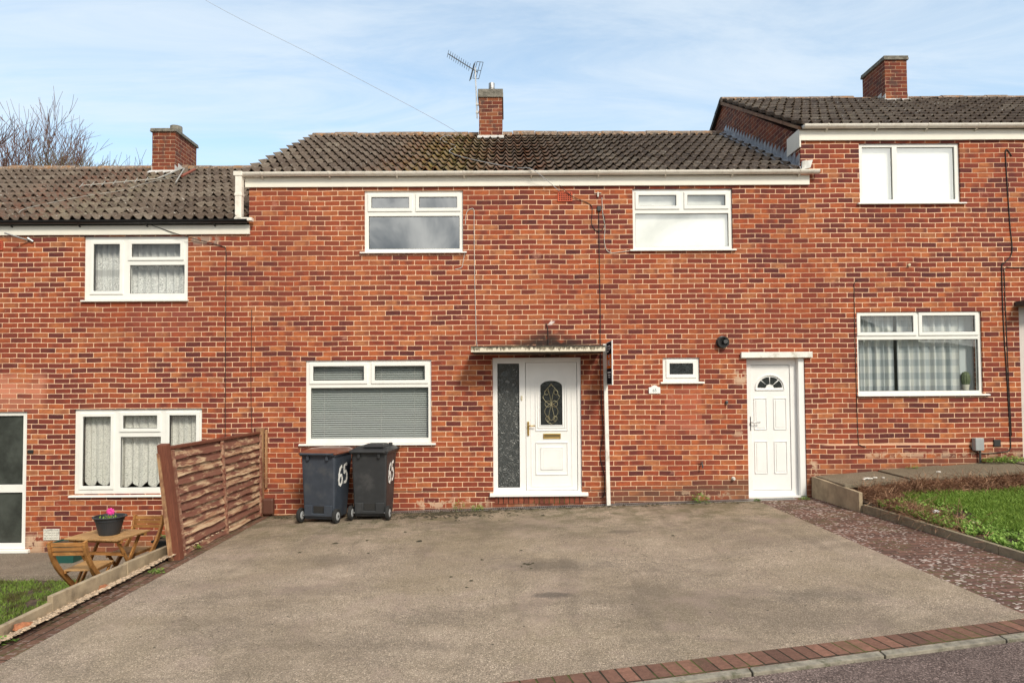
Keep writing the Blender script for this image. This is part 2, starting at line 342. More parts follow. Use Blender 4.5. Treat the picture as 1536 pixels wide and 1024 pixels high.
def pavers(name, L, W, c0, c1, ang=0., lichen=.0, ox=0., oy=0., stack=False, moss=.6):
    """block paving: L along local u, W along local v"""
    m, g = new_mat(name); p = g.pos(); x, y, z = g.xyz(p)
    ca, sa = math.cos(ang), math.sin(ang)
    x_ = g.m('SUBTRACT', x, ox); y_ = g.m('SUBTRACT', y, oy)
    u = g.m('ADD', g.m('MULTIPLY', x_, ca), g.m('MULTIPLY', y_, sa)); v = g.m('SUBTRACT', g.m('MULTIPLY', y_, ca), g.m('MULTIPLY', x_, sa))
    vr = g.m('DIVIDE', v, W); row = g.m('FLOOR', vr); fv = g.m('FRACT', vr)
    ur = g.m('DIVIDE', u, L)
    if not stack: ur = g.m('ADD', ur, g.m('MULTIPLY', g.m('MODULO', row, 2.), .5))
    cc = g.m('FLOOR', ur); fu = g.m('FRACT', ur)
    wn = g.node('ShaderNodeTexWhiteNoise', noise_dimensions='2D'); g.inp(wn, 'Vector', g.comb(cc, row, 0.))
    du = g.m('MULTIPLY', g.m('MINIMUM', fu, g.m('SUBTRACT', 1., fu)), L); dv = g.m('MULTIPLY', g.m('MINIMUM', fv, g.m('SUBTRACT', 1., fv)), W)
    n, _ = g.noise(p, 30, 4, .7)
    ed = g.m('ADD', g.m('MINIMUM', du, dv), g.m('MULTIPLY', g.m('SUBTRACT', n, .5), .007)); j = g.sm(ed, .003, .008, 1., 0.)
    c = g.mix(wn.outputs[0], c0, c1)
    c = g.mix(g.sm(n, .4, .65, .35, 0.), c, tuple(s*.5 for s in c0))
    n2, _ = g.noise(p, 150, 2, .6); c = g.mix(g.sm(n2, .6, .75, 0, .4), c, tuple(min(1, s*1.9) for s in c1))
    n3, _ = g.noise(p, 2.2, 5, .65); jc = g.mix(g.sm(n3, .45, .6), (.035, .030, .018), (.09, .10, .025))
    c = g.mix(j, c, jc)
    c = g.mix(g.sm(n3, .50, .68, 0., moss*.5), c, (.085, .075, .035))
    if lichen:
        q = g.vm('MULTIPLY', p, (.7, 1., 1.)); vd, vc = g.vor(q, 40.); rr, _, _ = g.xyz(vc)
        lz, _ = g.noise(p, 1.6, 4, .6); nn, _ = g.noise(p, 38, 3, .7)
        th = g.m('MULTIPLY', g.sm(rr, .35, .95, 0., .50), g.sm(lz, .32, .56, .55, 1.15))
        f = g.sm(g.m('SUBTRACT', g.m('ADD', vd, g.m('MULTIPLY', g.m('SUBTRACT', nn, .5), .35)), th), -.04, .03, 1., 0.)
        c = g.mix(g.m('MULTIPLY', f, g.m('MULTIPLY', g.sm(nn, .25, .6, .25, 1.), lichen)), c, (.60, .52, .47))
    g.inp(g.b, 'Base Color', c); g.b.inputs['Roughness'].default_value = .9; g.b.inputs['Specular IOR Level'].default_value = .25
    g.inp(g.b, 'Normal', g.bump(g.m('ADD', g.m('MULTIPLY', j, -1.), g.m('MULTIPLY', n, .3)), .8, .008)); return m
KANG = math.atan(.2)
PAVE_R = pavers('block_paving', .2, .1, (.125, .070, .057), (.215, .115, .088), R(0), lichen=.9, moss=.5)
PAVE_F = pavers('soldier_pavers', .1025, .23, (.13, .070, .052), (.27, .135, .095), KANG, ox=1.0, oy=-5.94, stack=True, moss=.8)
PAVE_L = pavers('brick_border', .2, .1, (.12, .065, .045), (.20, .105, .070), R(90), lichen=.25, moss=1.)
STEPB = pavers('threshold_brick', .075, .5, (.16, .05, .035), (.34, .10, .055), 0., ox=0, oy=0, stack=True, moss=.3)

def wood(name, c0, c1, axis=(1, 14, 14), rough=.6, scale=2.5, dirt=None, dk=.6):
    m, g = new_mat(name); p = g.node('ShaderNodeTexCoord').outputs['Object']; q = g.vm('MULTIPLY', p, axis)
    n, _ = g.noise(q, scale*3, 6, .65, .6); n2, _ = g.noise(p, 6, 4, .6)
    c = g.mix(g.sm(n, .32, .68), c0, c1)
    if dirt: c = g.mix(g.sm(n2, .42, .60, 0., dk), c, dirt)
    g.inp(g.b, 'Base Color', c); g.b.inputs['Roughness'].default_value = rough; g.b.inputs['Specular IOR Level'].default_value = .35
    g.inp(g.b, 'Normal', g.bump(n, .5, .004)); return m
WOOD = wood('acacia_wood', (.30, .125, .035), (.52, .26, .085), dirt=(.20, .085, .028), dk=.5)
WOOD_T = wood('acacia_weathered', (.36, .19, .075), (.58, .36, .16), dirt=(.26, .14, .06), dk=.5)
FENCE = wood('fence_larchlap', (.20, .062, .040), (.47, .31, .205), axis=(3, .9, 3.2), scale=2.2, rough=.9, dirt=(.13, .034, .024), dk=.75)
def slat_wood():
    m, g = new_mat('lap_boards'); p = g.node('ShaderNodeTexCoord').outputs['Object']; a = g.node('ShaderNodeAttribute', attribute_name='rnd').outputs['Fac']
    sh = g.vm('ADD', p, g.comb(g.m('MULTIPLY', a, 37.), g.m('MULTIPLY', a, 91.), g.m('MULTIPLY', a, 53.)))
    n, _ = g.noise(g.vm('MULTIPLY', sh, (6, 1.6, 22)), 1.6, 6, .7, .4); n2, _ = g.noise(g.vm('MULTIPLY', sh, (2, 2.2, 9)), 1.5, 5, .65)
    c = g.mix(g.sm(n, .34, .66), (.26, .115, .062), (.57, .42, .27))
    c = g.mix(g.sm(g.m('ADD', n2, g.m('MULTIPLY', a, .16)), .50, .62, .0, .9), c, (.15, .048, .032))
    c = g.mix(g.sm(n, .66, .78, 0., .7), c, (.06, .03, .02))
    g.inp(g.b, 'Base Color', c); g.b.inputs['Roughness'].default_value = .9; g.inp(g.b, 'Normal', g.bump(n, .7, .006)); return m
FENCE_S = slat_wood()
FENCE_P = wood('fence_post_stained', (.125, .040, .024), (.19, .065, .036), axis=(12, 12, 1), rough=.75)
FENCE_B = wood('fence_post_bare', (.30, .15, .07), (.50, .32, .17), axis=(16, 16, 1), rough=.9, dirt=(.13, .04, .03))
BARK = simple('bark', (.16, .125, .085), .95, var=.4, vscale=6, dirt=(.20, .19, .09), dscale=2)
TWIG_R = simple('twig_reddish', (.14, .070, .050), .95, var=.3, vscale=3)
TWIG_G = simple('twig_grey', (.13, .11, .070), .95, var=.3, vscale=3)

def plant_mat(name, c0, c1, c2=None, scale=3, trans=.25):
    m, g = new_mat(name); p = g.pos(); n, _ = g.noise(p, scale, 4, .6)
    r = g.node('ShaderNodeNewGeometry').outputs['Random Per Island']
    c = g.mix(r, c0, c1)
    if c2: c = g.mix(g.sm(n, .45, .65), c, c2)
    g.inp(g.b, 'Base Color', c); g.b.inputs['Roughness'].default_value = .65; g.b.inputs['Specular IOR Level'].default_value = .3
    tl = g.node('ShaderNodeBsdfTranslucent'); g.inp(tl, 0, c); mx = g.node('ShaderNodeMixShader'); mx.inputs[0].default_value = trans
    g.l.new(g.b.outputs[0], mx.inputs[1]); g.l.new(tl.outputs[0], mx.inputs[2]); g.l.new(mx.outputs[0], g.out.inputs[0]); return m
GRASS_R = plant_mat('lush_grass', (.13, .23, .032), (.26, .38, .065), scale=1.5)
GRASS_L = plant_mat('mossy_grass', (.12, .21, .035), (.24, .34, .065), (.11, .10, .035), scale=3)
WEED = plant_mat('weed_leaf', (.13, .25, .04), (.34, .50, .11), scale=8)
DEAD = plant_mat('dead_stem', (.17, .080, .048), (.60, .37, .23), (.20, .10, .06), scale=4, trans=.05)

# ------------------------------------------------------------------ mesh helpers
class MB:
    def __init__(s): s.v = []; s.f = []; s.a = []
    def add(s, vs, fs, a=None):
        n = len(s.v); s.v += [tuple(v) for v in vs]; s.f += [tuple(i+n for i in f) for f in fs]
        if a is not None: s.a += [a]*len(fs)
        return s
    def box(s, x0, x1, y0, y1, z0, z1, a=None):
        return s.add([(x0,y0,z0),(x1,y0,z0),(x1,y1,z0),(x0,y1,z0),(x0,y0,z1),(x1,y0,z1),(x1,y1,z1),(x0,y1,z1)],
              [(0,3,2,1),(4,5,6,7),(0,1,5,4),(1,2,6,5),(2,3,7,6),(3,0,4,7)], a)
    def hexa(s, b, t, a=None):   # bottom quad, top quad (ccw seen from above)
        return s.add(list(b)+list(t), [(0,3,2,1),(4,5,6,7),(0,1,5,4),(1,2,6,5),(2,3,7,6),(3,0,4,7)], a)
    def bar(s, p, q, w, h, up=(0,0,1)):
        p = Vector(p); q = Vector(q); d = (q-p).normalized(); u = Vector(up); sd = d.cross(u)
        if sd.length < 1e-4: sd = d.cross(Vector((1,0,0)))
        sd.normalize(); u = sd.cross(d).normalized(); a = sd*w/2; b = u*h/2
        return s.add([p-a-b,p+a-b,p+a+b,p-a+b,q-a-b,q+a-b,q+a+b,q-a+b],[(0,3,2,1)[::-1],(4,5,6,7)[::-1],(0,4,5,1),(1,5,6,2),(2,6,7,3),(3,7,4,0)])
    def prism(s, poly, y0, y1):   # poly in (x,z), extruded along y
        n = len(poly); vs = [(x,y0,z) for x,z in poly]+[(x,y1,z) for x,z in poly]
        return s.add(vs, [tuple(range(n)), tuple(range(2*n-1,n-1,-1))]+[(i,i+n,(i+1)%n+n,(i+1)%n) for i in range(n)])
    def prism_x(s, poly, x0, x1):  # poly in (y,z)
        n = len(poly); vs = [(x0,y,z) for y,z in poly]+[(x1,y,z) for y,z in poly]
        return s.add(vs, [tuple(range(n)), tuple(range(2*n-1,n-1,-1))]+[(i,i+n,(i+1)%n+n,(i+1)%n) for i in range(n)])
    def prism_z(s, poly, z0, z1):
        n = len(poly); vs = [(x,y,z0) for x,y in poly]+[(x,y,z1) for x,y in poly]
        return s.add(vs, [tuple(range(n)), tuple(range(2*n-1,n-1,-1))]+[(i,i+n,(i+1)%n+n,(i+1)%n) for i in range(n)])
    def tube(s, pts, r, n=8, cap=True):
        pts = [Vector(p) for p in pts]; rs = r if isinstance(r, (list, tuple)) else [r]*len(pts)
        vs = []; ref = Vector((.31,.17,.93))
        for i, p in enumerate(pts):
            d = (pts[min(i+1,len(pts)-1)]-pts[max(i-1,0)]).normalized()
            a = d.cross(ref)
            if a.length < .05: a = d.cross(Vector((1,0,0)))
            a.normalize(); b = d.cross(a)
            vs += [p+(a*math.cos(2*math.pi*k/n)+b*math.sin(2*math.pi*k/n))*rs[i] for k in range(n)]
        fs = [(i*n+k,i*n+(k+1)%n,(i+1)*n+(k+1)%n,(i+1)*n+k) for i in range(len(pts)-1) for k in range(n)]
        if cap: fs += [tuple(range(n))[::-1], tuple((len(pts)-1)*n+k for k in range(n))]
        return s.add(vs, fs)
    def lathe(s, prof, c=(0,0,0), n=24, axis='z'):
        vs = []
        for r, h in prof:
            for k in range(n):
                t = 2*math.pi*k/n; a, b = r*math.cos(t), r*math.sin(t)
                if axis == 'z': vs.append((c[0]+a, c[1]+b, c[2]+h))
                elif axis == 'y': vs.append((c[0]+a, c[1]+h, c[2]+b))
                else: vs.append((c[0]+h, c[1]+a, c[2]+b))
        fs = [(i*n+k,i*n+(k+1)%n,(i+1)*n+(k+1)%n,(i+1)*n+k) for i in range(len(prof)-1) for k in range(n)]
        fs += [tuple(range(n))[::-1], tuple((len(prof)-1)*n+k for k in range(n))]
        return s.add(vs, fs)
    def plate(s, x0, x1, z0, z1, holes, y0, y1):
        xs = sorted({x0,x1,*[h[0] for h in holes],*[h[1] for h in holes]}); zs = sorted({z0,z1,*[h[2] for h in holes],*[h[3] for h in holes]})
        nx, nz = len(xs)-1, len(zs)-1
        def fill(i,j):
            if not (0<=i<nx and 0<=j<nz): return False
            cx=(xs[i]+xs[i+1])/2; cz=(zs[j]+zs[j+1])/2
            return not any(h[0]<cx<h[1] and h[2]<cz<h[3] for h in holes)
        idx = {}; 
        def vid(i,j,k):
            if (i,j,k) not in idx: idx[(i,j,k)] = len(s.v); s.v.append((xs[i], (y0,y1)[k], zs[j]))
            return idx[(i,j,k)]
        for i in range(nx):
            for j in range(nz):
                if not fill(i,j): continue
                s.f.append((vid(i,j,0),vid(i+1,j,0),vid(i+1,j+1,0),vid(i,j+1,0)))
                s.f.append((vid(i,j,1),vid(i,j+1,1),vid(i+1,j+1,1),vid(i+1,j,1)))
                if not fill(i-1,j): s.f.append((vid(i,j,0),vid(i,j+1,0),vid(i,j+1,1),vid(i,j,1)))
                if not fill(i+1,j): s.f.append((vid(i+1,j,0),vid(i+1,j,1),vid(i+1,j+1,1),vid(i+1,j+1,0)))
                if not fill(i,j-1): s.f.append((vid(i,j,0),vid(i,j,1),vid(i+1,j,1),vid(i+1,j,0)))
                if not fill(i,j+1): s.f.append((vid(i,j+1,0),vid(i+1,j+1,0),vid(i+1,j+1,1),vid(i,j+1,1)))
        return s
    def build(s, name, mat, parent=None, smooth=False, bevel=0., local=False, at=None):
        vs = s.v
        if at is not None: base = Vector(at)
        elif local: base = Vector((0,0,0))
        else:
            a = np.array(vs); base = Vector(((a[:,0].min()+a[:,0].max())/2, (a[:,1].min()+a[:,1].max())/2, a[:,2].min()))
        me = bpy.data.meshes.new(name); me.from_pydata([(v[0]-base.x, v[1]-base.y, v[2]-base.z) for v in vs], [], s.f)
        if s.a:
            at_ = me.attributes.new('rnd', 'FLOAT', 'FACE'); at_.data.foreach_set('value', s.a)
        bm = bmesh.new(); bm.from_mesh(me); bmesh.ops.recalc_face_normals(bm, faces=bm.faces)
        bm.to_mesh(me); bm.free()
        me.materials.append(mat); o = bpy.data.objects.new(name, me); C.objects.link(o)
        if smooth: me.polygons.foreach_set('use_smooth', [True]*len(me.polygons))
        o.location = base
        if parent is not None:
            o.parent = parent; o.location = (0,0,0) if local else base - world_loc(parent)
        if bevel:
            b = o.modifiers.new('bevel', 'BEVEL'); b.width = bevel; b.segments = 2; b.limit_method = 'ANGLE'; b.angle_limit = R(40)
        return o
def world_loc(o):
    l = Vector(o.location)
    while o.parent: o = o.parent; l += Vector(o.location)
    return l
def tag(o, label=None, cat=None, group=None, kind=None):
    if label: o['label'] = label
    if cat: o['category'] = cat
    if group: o['group'] = group
    if kind: o['kind'] = kind
    return o
def empty(name, loc, label, cat, group=None, rz=0.):
    o = bpy.data.objects.new(name, None); C.objects.link(o); o.location = loc; o.rotation_euler.z = rz; o.empty_display_size = .2
    return tag(o, label, cat, group)
def raw(name, V, F, mat, parent=None):
    """fast numpy mesh: V (n,3), F (m,k)"""
    base = np.array([(V[:,0].min()+V[:,0].max())/2, (V[:,1].min()+V[:,1].max())/2, V[:,2].min()])
    me = bpy.data.meshes.new(name); me.vertices.add(len(V)); me.vertices.foreach_set('co', (V-base).astype(np.float32).ravel())
    k = F.shape[1]; me.loops.add(F.size); me.loops.foreach_set('vertex_index', F.astype(np.int32).ravel())
    me.polygons.add(len(F)); me.polygons.foreach_set('loop_start', np.arange(0, F.size, k, dtype=np.int32))
    me.update(calc_edges=True); me.validate(); me.materials.append(mat)
    o = bpy.data.objects.new(name, me); C.objects.link(o); o.location = base
    if parent: o.parent = parent; o.location = Vector(base)-world_loc(parent)
    return o
def text_obj(name, body, size, mat, parent, origin, ux, uz, ext=.002, align='CENTER'):
    cu = bpy.data.curves.new(name, 'FONT'); cu.body = body; cu.size = size; cu.extrude = ext; cu.align_x = align; cu.align_y = 'CENTER'
    t = bpy.data.objects.new('tmp', cu); C.objects.link(t); bpy.context.view_layer.update()
    me = bpy.data.meshes.new_from_object(t.evaluated_get(bpy.context.evaluated_depsgraph_get())); me.name = name
    C.objects.unlink(t); bpy.data.objects.remove(t)
    ux = Vector(ux); uz = Vector(uz); nn = ux.cross(uz)
    M = Matrix((ux, uz, nn)).transposed().to_4x4(); me.transform(M)
    me.materials.clear(); me.materials.append(mat)
    o = bpy.data.objects.new(name, me); C.objects.link(o); o.location = Vector(origin)
    if parent: o.parent = parent; o.location = Vector(origin)-world_loc(parent)
    return o
def gz(x): return .026*x     # the drive falls gently to the left

# ------------------------------------------------------------------ ground and hard surfaces
def sheet(name, pts, mat, kind='structure', thick=.0, label=None, cat=None):
    n = len(pts); mb = MB()
    mb.add([p for p in pts]+([(p[0],p[1],p[2]-thick) for p in pts] if thick else []), [tuple(range(n))]+([(i,(i+1)%n,(i+1)%n+n,i+n) for i in range(n)] if thick else []))
    o = mb.build(name, mat); tag(o, kind=kind)
    if label: tag(o, label, cat)
    return o
# one big ground sheet sloping with the terrace, far beyond everything (lies under all paving)
sheet('ground', [(-400,-300,-1.3),(400,-300,-1.3),(400,400,-1.3),(-400,400,-1.3)], simple('far_ground', (.07, .085, .035), .95, var=.3, vscale=.2))
def kl(x, off=0.): return -5.936+.2*x - off*math.sqrt(1.04)   # inner edge of the soldier row
def gp(x, y, dz=0.): return (x, y, gz(x)+dz)
def aL(y): return -3.47+.010*y*0-.0*y
sheet('driveway', [gp(-3.50,.0), gp(3.63,.0), gp(3.63+.028*5.3,kl(3.78)), gp(-3.50,kl(-3.5))], DRIVE, thick=.15)
sheet('block_paving', [gp(3.63,.0), gp(4.49,.0), gp(4.49+.080*5.0,kl(4.9)), gp(3.63+.028*5.3,kl(3.78))], PAVE_R, thick=.15)
sheet('brick_border', [gp(-3.50,kl(-3.5)), gp(-3.50,.0), gp(-3.74,.0), gp(-3.80,kl(-3.8))], PAVE_L, thick=.15)
sheet('front_brick_edging', [gp(-3.95,kl(-3.95)), gp(-3.95,kl(-3.95,.215)), gp(7,kl(7,.215)), gp(7,kl(7)), gp(4.9,kl(4.9)), gp(3.78,kl(3.78))], PAVE_F, thick=.15)
k0 = []
for i in range(13):                                           # flush concrete kerb, laid in lengths
    xa, xb = -4+i*.915, -4+(i+1)*.915-.012
    k0.append([gp(xa,kl(xa,.218),.004), gp(xa,kl(xa,.285),.0), gp(xb,kl(xb,.285),.0), gp(xb,kl(xb,.218),.004)])
mb = MB()
for q in k0:
    mb.hexa([(x,y,z-.15) for x,y,z in (q[0],q[1],q[2],q[3])], q)
tag(mb.build('kerb', KERB, bevel=.006), kind='structure')
sheet('pavement', [gp(-30,kl(-30,.288),-.022), gp(-30,-60,-.022), gp(30,-60,-.022), gp(30,kl(30,.288),-.022)], ROAD, thick=.1)
# left garden, half a metre lower
sheet('garden_path', [(-12,.0,-.615),(-12,-1.25,-.615),(-3.99,-1.25,-.60),(-3.99,.0,-.60)], PATIO, thick=.12)
mb = MB(); nx, ny = 60, 40
def grid(name, x0, x1, y0, y1, nx, ny, zf, mat, xf=None):
    X, Y = np.meshgrid(np.linspace(x0,x1,nx), np.linspace(y0,y1,ny)); 
    if xf: X, Y = xf(X, Y)
    Z = zf(X, Y); V = np.stack([X.ravel(),Y.ravel(),Z.ravel()],1)
    i = np.arange((nx-1)*(ny-1)); r = i//(nx-1); c = i%(nx-1); a = r*nx+c
    o = raw(name, V, np.stack([a,a+1,a+nx+1,a+nx],1), mat); o.data.polygons.foreach_set('use_smooth', [True]*len(o.data.polygons)); return o
def hn(X, Y, k=1.):
    return k*(np.sin(X*3.1+Y*1.7)*.5+np.sin(X*7.3-Y*5.1+1.)*.3+np.sin(X*13.+Y*11.)*.2)
zl = lambda X, Y: -.66+hn(X,Y,.018)
tag(grid('garden_soil', -12, -3.99, -6.9, -1.25, 80, 60, zl, SOIL), kind='structure')
# gravel strip beside the border, just inside the boards
tag(grid('gravel_strip', -3.96, -3.74, -6.6, .0, 8, 120, lambda X,Y: -.145+hn(X*3,Y*3,.012)+.08*(X+3.96)/.22, CHIPS), kind='structure')

# right garden
def edge_x(Y): return 4.48-.082*Y
def zr(X, Y):
    t = np.clip((Y+3.2)/2.6, 0, 1); s = np.clip((X-edge_x(Y))/1.2, 0, 1)
    return .165+.025*np.clip(X-4.5,0,9)*1.6+(.20*t)*(.45+.55*s)+hn(X,Y,.012)
o = grid('garden_bank', 0, 1, -6.0, -.6, 90, 80, zr, SOIL, xf=lambda X,Y: (edge_x(Y)+.06+X*(11-edge_x(Y)), Y)); tag(o, kind='structure')
for i in range(8):                                             # paving slabs along the right house
    xa = 4.56+i*.93; xb = xa+.90; dz_ = (.0,.012,-.004,.010,-.006,.006,0,.008)[i]; zz = lambda x: .43+.072*(x-4.56)+dz_
    mbs = MB(); y0s = -.86+random.uniform(-.03,.03)
    mbs.hexa([(xa,y0s,zz(xa)-.06),(xb,y0s,zz(xb)-.06),(xb,-.0,zz(xb)-.055),(xa,-.0,zz(xa)-.055)], [(xa,y0s,zz(xa)-.01),(xb,y0s,zz(xb)-.01),(xb,-.0,zz(xb)),(xa,-.0,zz(xa))])
    q = mbs.build('path', SLAB, bevel=.008); tag(q, kind='structure')
sheet('path_bed', [(4.54,-.82,.36),(12,-.82,.90),(12,.0,.90),(4.54,.0,.36)], SOIL, thick=.5)

tag(grid('reflection_ridge', -260, 260, -190, -48, 120, 30, lambda X,Y: -1.4+np.clip((-48-Y)/40,0,1)*(9+2.5*np.sin(X*.045)+1.5*np.sin(X*.13+2)+.8*np.sin(X*.41)), simple('reflection_ridge_green', (.05,.065,.035), .95, var=.5, vscale=.4)), kind='structure')  # unseen ridge added behind the camera to darken the lower window reflections
def edging(name, pts, thick, tops, bottom, mat, label, cat, bevel=.006, group=None):
    """pts list of (x,y) along; tops z"""
    mb = MB()
    for i in range(len(pts)-1):
        (xa,ya),(xb,yb) = pts[i],pts[i+1]; d = Vector((xb-xa,yb-ya,0)).normalized(); n = Vector((-d.y,d.x,0))*thick
        a0 = (xa,ya); b0 = (xb-d.x*.006, yb-d.y*.006)
        mb.hexa([(a0[0],a0[1],bottom),(b0[0],b0[1],bottom),(b0[0]+n.x,b0[1]+n.y,bottom),(a0[0]+n.x,a0[1]+n.y,bottom)],
                [(a0[0],a0[1],tops[i]),(b0[0],b0[1],tops[i+1]),(b0[0]+n.x,b0[1]+n.y,tops[i+1]),(a0[0]+n.x,a0[1]+n.y,tops[i])])
    o = mb.build(name, mat, bevel=bevel); tag(o, label, cat, group); return o
edging('concrete_board', [(4.485,-.02),(4.565,-1.24)], .05, [.425,.375], -.2, EDGE, 'tall concrete board beside the narrow white panelled door', 'garden edging')
ys = [-1.25,-1.62,-2.54,-3.46,-4.38,-5.3]
edging('concrete_edging', [(edge_x(y)+.015,y) for y in ys], .05, [.225,.225,.215,.205,.20,.195], -.2, EDGE_D, 'low weathered concrete edging between lawn and block paving', 'garden edging')
gA = 'concrete boards holding back the lower garden'
edging('concrete_board', [(-3.955,-6.6),(-3.955,-4.15)][::-1], -.05, [-.050,-.055], -.9, EDGE, 'lowest, stained concrete board at the bottom left corner', 'garden edging', group=gA)
edging('concrete_board', [(-3.955,-4.15),(-3.955,-2.99)][::1], .05, [.005,-.015], -.9, EDGE, 'middle concrete board in front of the wooden folding chair', 'garden edging', group=gA)
edging('concrete_board', [(-3.955,-2.98),(-3.955,-2.10)], .05, [-.008,-.035], -.9, EDGE, 'concrete board running up to the leaning fence post', 'garden edging', group=gA)
edging('concrete_board', [(-3.955,-2.09),(-3.955,-.0)], .05, [-.05,-.09], -.9, EDGE, 'concrete board under the fence panel beside the house wall', 'garden edging', group=gA)

# drain channel along the wall
dr = empty('drain_channel', (1.0,-.10,.02), 'slotted metal drain channel along the foot of the middle house wall', 'drain')
mb = MB()
x = -1.75
while x < 4.2:
    mb.hexa([(x,-.155,gz(x)-.01),(x+.013,-.155,gz(x)-.01),(x+.013,-.035,gz(x)-.01),(x,-.035,gz(x)-.01)],[(x,-.155,gz(x)+.006),(x+.013,-.155,gz(x)+.006),(x+.013,-.035,gz(x)+.006),(x,-.035,gz(x)+.006)]); x += .028
mb.build('grating', METAL, dr)
mb = MB()
for y0 in (-.17,-.035):
    mb.hexa([gp(-1.76,y0,-.02),gp(4.2,y0,-.02),gp(4.2,y0+.015,-.02),gp(-1.76,y0+.015,-.02)],[gp(-1.76,y0,.008),gp(4.2,y0,.008),gp(4.2,y0+.015,.008),gp(-1.76,y0+.015,.008)])
mb.build('rim', METAL, dr)
mb = MB(); mb.hexa([gp(-1.76,-.155,-.03),gp(4.2,-.155,-.03),gp(4.2,-.035,-.03),gp(-1.76,-.035,-.03)],[gp(-1.76,-.155,.001),gp(4.2,-.155,.001),gp(4.2,-.035,.001),gp(-1.76,-.035,.001)])
mb.build('channel', simple('drain_dark', (.02,.018,.015), .9), dr)

# ------------------------------------------------------------------ house pieces
def window(parent, x0, x1, z0, z1, panes, sill=None, y=.03, glass=None, mat=None, label=None):
    """panes: (x0,x1,z0,z1,opening?)"""
    mat = mat or UPVC
    fr = MB().plate(x0, x1, z0, z1, [p[:4] if not p[4] else (p[0]-.035,p[1]+.035,p[2]-.035,p[3]+.035) for p in panes], y, y+.07).build('window', mat, parent, bevel=.004)
    if label: fr['label'] = label
    for p in panes:
        yy = y+.022
        if p[4]:
            MB().plate(p[0]-.052,p[1]+.052,p[2]-.052,p[3]+.052,[p[:4]], y-.016, y+.03).build('casement', mat, fr, bevel=.006)
            yy = y+.006
        MB().plate(p[0]-.004,p[1]+.004,p[2]-.004,p[3]+.004,[(p[0]+.006,p[1]-.006,p[2]+.006,p[3]-.006)], yy-.004, yy+.006).build('gasket', GASKET, fr)
        mb = MB(); mb.add([(p[0],yy+.002,p[2]),(p[1],yy+.002,p[2]),(p[1],yy+.002,p[3]),(p[0],yy+.002,p[3])],[(0,1,2,3)])
        mb.build('pane', glass or GLASS, fr)
        if p[4] and (p[3]-p[2]) < .4:
            pass
    if sill:
        sx0, sx1, sz = sill
        MB().prism_x([(y+.02,sz+.035),(-.035,sz+.022),(-.045,sz+.018),(-.045,sz),(-.03,sz),(y+.02,sz+.004)], sx0, sx1).build('sill', mat, fr, bevel=.002)
    return fr

def roof_mesh(mb, x0, x1, ye, ze, yr, zrg, seed, pitch_w=.15, rev=False, step_verge=False):
    rr = random.Random(seed)
    L = math.hypot(yr-ye, zrg-ze); n = max(1, round(L/.385)); gq = L/n
    ty, tz = (yr-ye)/L, (zrg-ze)/L
    ny_, nz_ = -tz, ty
    if nz_ < 0: ny_, nz_ = -ny_, -nz_
    tw = .30; nt = int(math.ceil((x1-x0)/tw))
    for k in range(n):
        s0, s1 = k*gq-.02, (k+1)*gq+.02
        for t in range(nt):
            xa = x0+t*tw; xb = min(x1, xa+tw)
            off = .15 if False else 0
            dj = rr.gauss(0,.011); dh = rr.uniform(-.005,.007); tl = rr.gauss(0,.005); a = rr.random()
            ns = 18; vs = []
            for j in range(ns+1):
                x = xa+(xb-xa)*j/ns; ph = (x-x0)/pitch_w
                q_ = abs((ph+.5)%1-.5); h = .046*(.5+.5*math.cos(math.pi*min(1, q_/.34)))+.006*math.cos(2*math.pi*ph)
                hl = h+.048+dh+tl*(j/ns-.5)*2; hu = h+.002
                s_ = s0+dj
                for (ss, hh) in ((s_, hl-.013), (s_, hl), (s1, hu)):
                    vs.append((x, ye+ty*ss+ny_*hh, ze+tz*ss+nz_*hh))
            fs = []
            for j in range(ns):
                b = j*3; fs += [(b,b+3,b+4,b+1),(b+1,b+4,b+5,b+2)]
            fs += [(0,1,2),(ns*3,ns*3+2,ns*3+1)]
            mb.add(vs, fs, a)
def make_roof(parent, x0, x1, ye, ze, yr, zrg, yb, zb, mat, seed):
    mb = MB(); roof_mesh(mb, x0, x1, ye, ze, yr, zrg, seed); roof_mesh(mb, x0, x1, yb, zb, yr, zrg, seed+1)
    rf = mb.build('roof', mat, parent, smooth=False)
    # underlay deck so no light leaks
    MB().add([(x0+.02,ye+.05,ze),(x1-.02,ye+.05,ze),(x1-.02,yr,zrg-.02),(x0+.02,yr,zrg-.02),(x1-.02,yb-.05,zb),(x0+.02,yb-.05,zb)],[(0,1,2,3),(3,2,4,5)]).build('roof_deck', simple('deck', (.03,.03,.03), .9), rf)
    mb = MB(); x = x0; rr = random.Random(seed+5)
    while x < x1-.05:
        xe = min(x+.45, x1); r = .125; dz = rr.gauss(0,.009); a = rr.uniform(.2,1)
        prof = [(yr+r*1.15*math.cos(math.pi*(1-j/8)), zrg-.035+dz+r*math.sin(math.pi*j/8)) for j in range(9)]
        mb2 = MB().prism_x(prof, x, xe-.012); mb.add(mb2.v, mb2.f, a); 
        # mortar bed
        x = xe
    mb.build('ridge', RIDGE, rf)
    mb = MB()
    mb.prism_x([(yr-.13,zrg-.07),(yr-.105,zrg+.0),(yr+.105,zrg+.0),(yr+.13,zrg-.07)], x0+.01, x1-.01); mb.build('ridge_mortar', CONC, rf)
    return rf
RIDGE = (lambda: (lambda m: m)(tile_mat('ridge_tile')))()
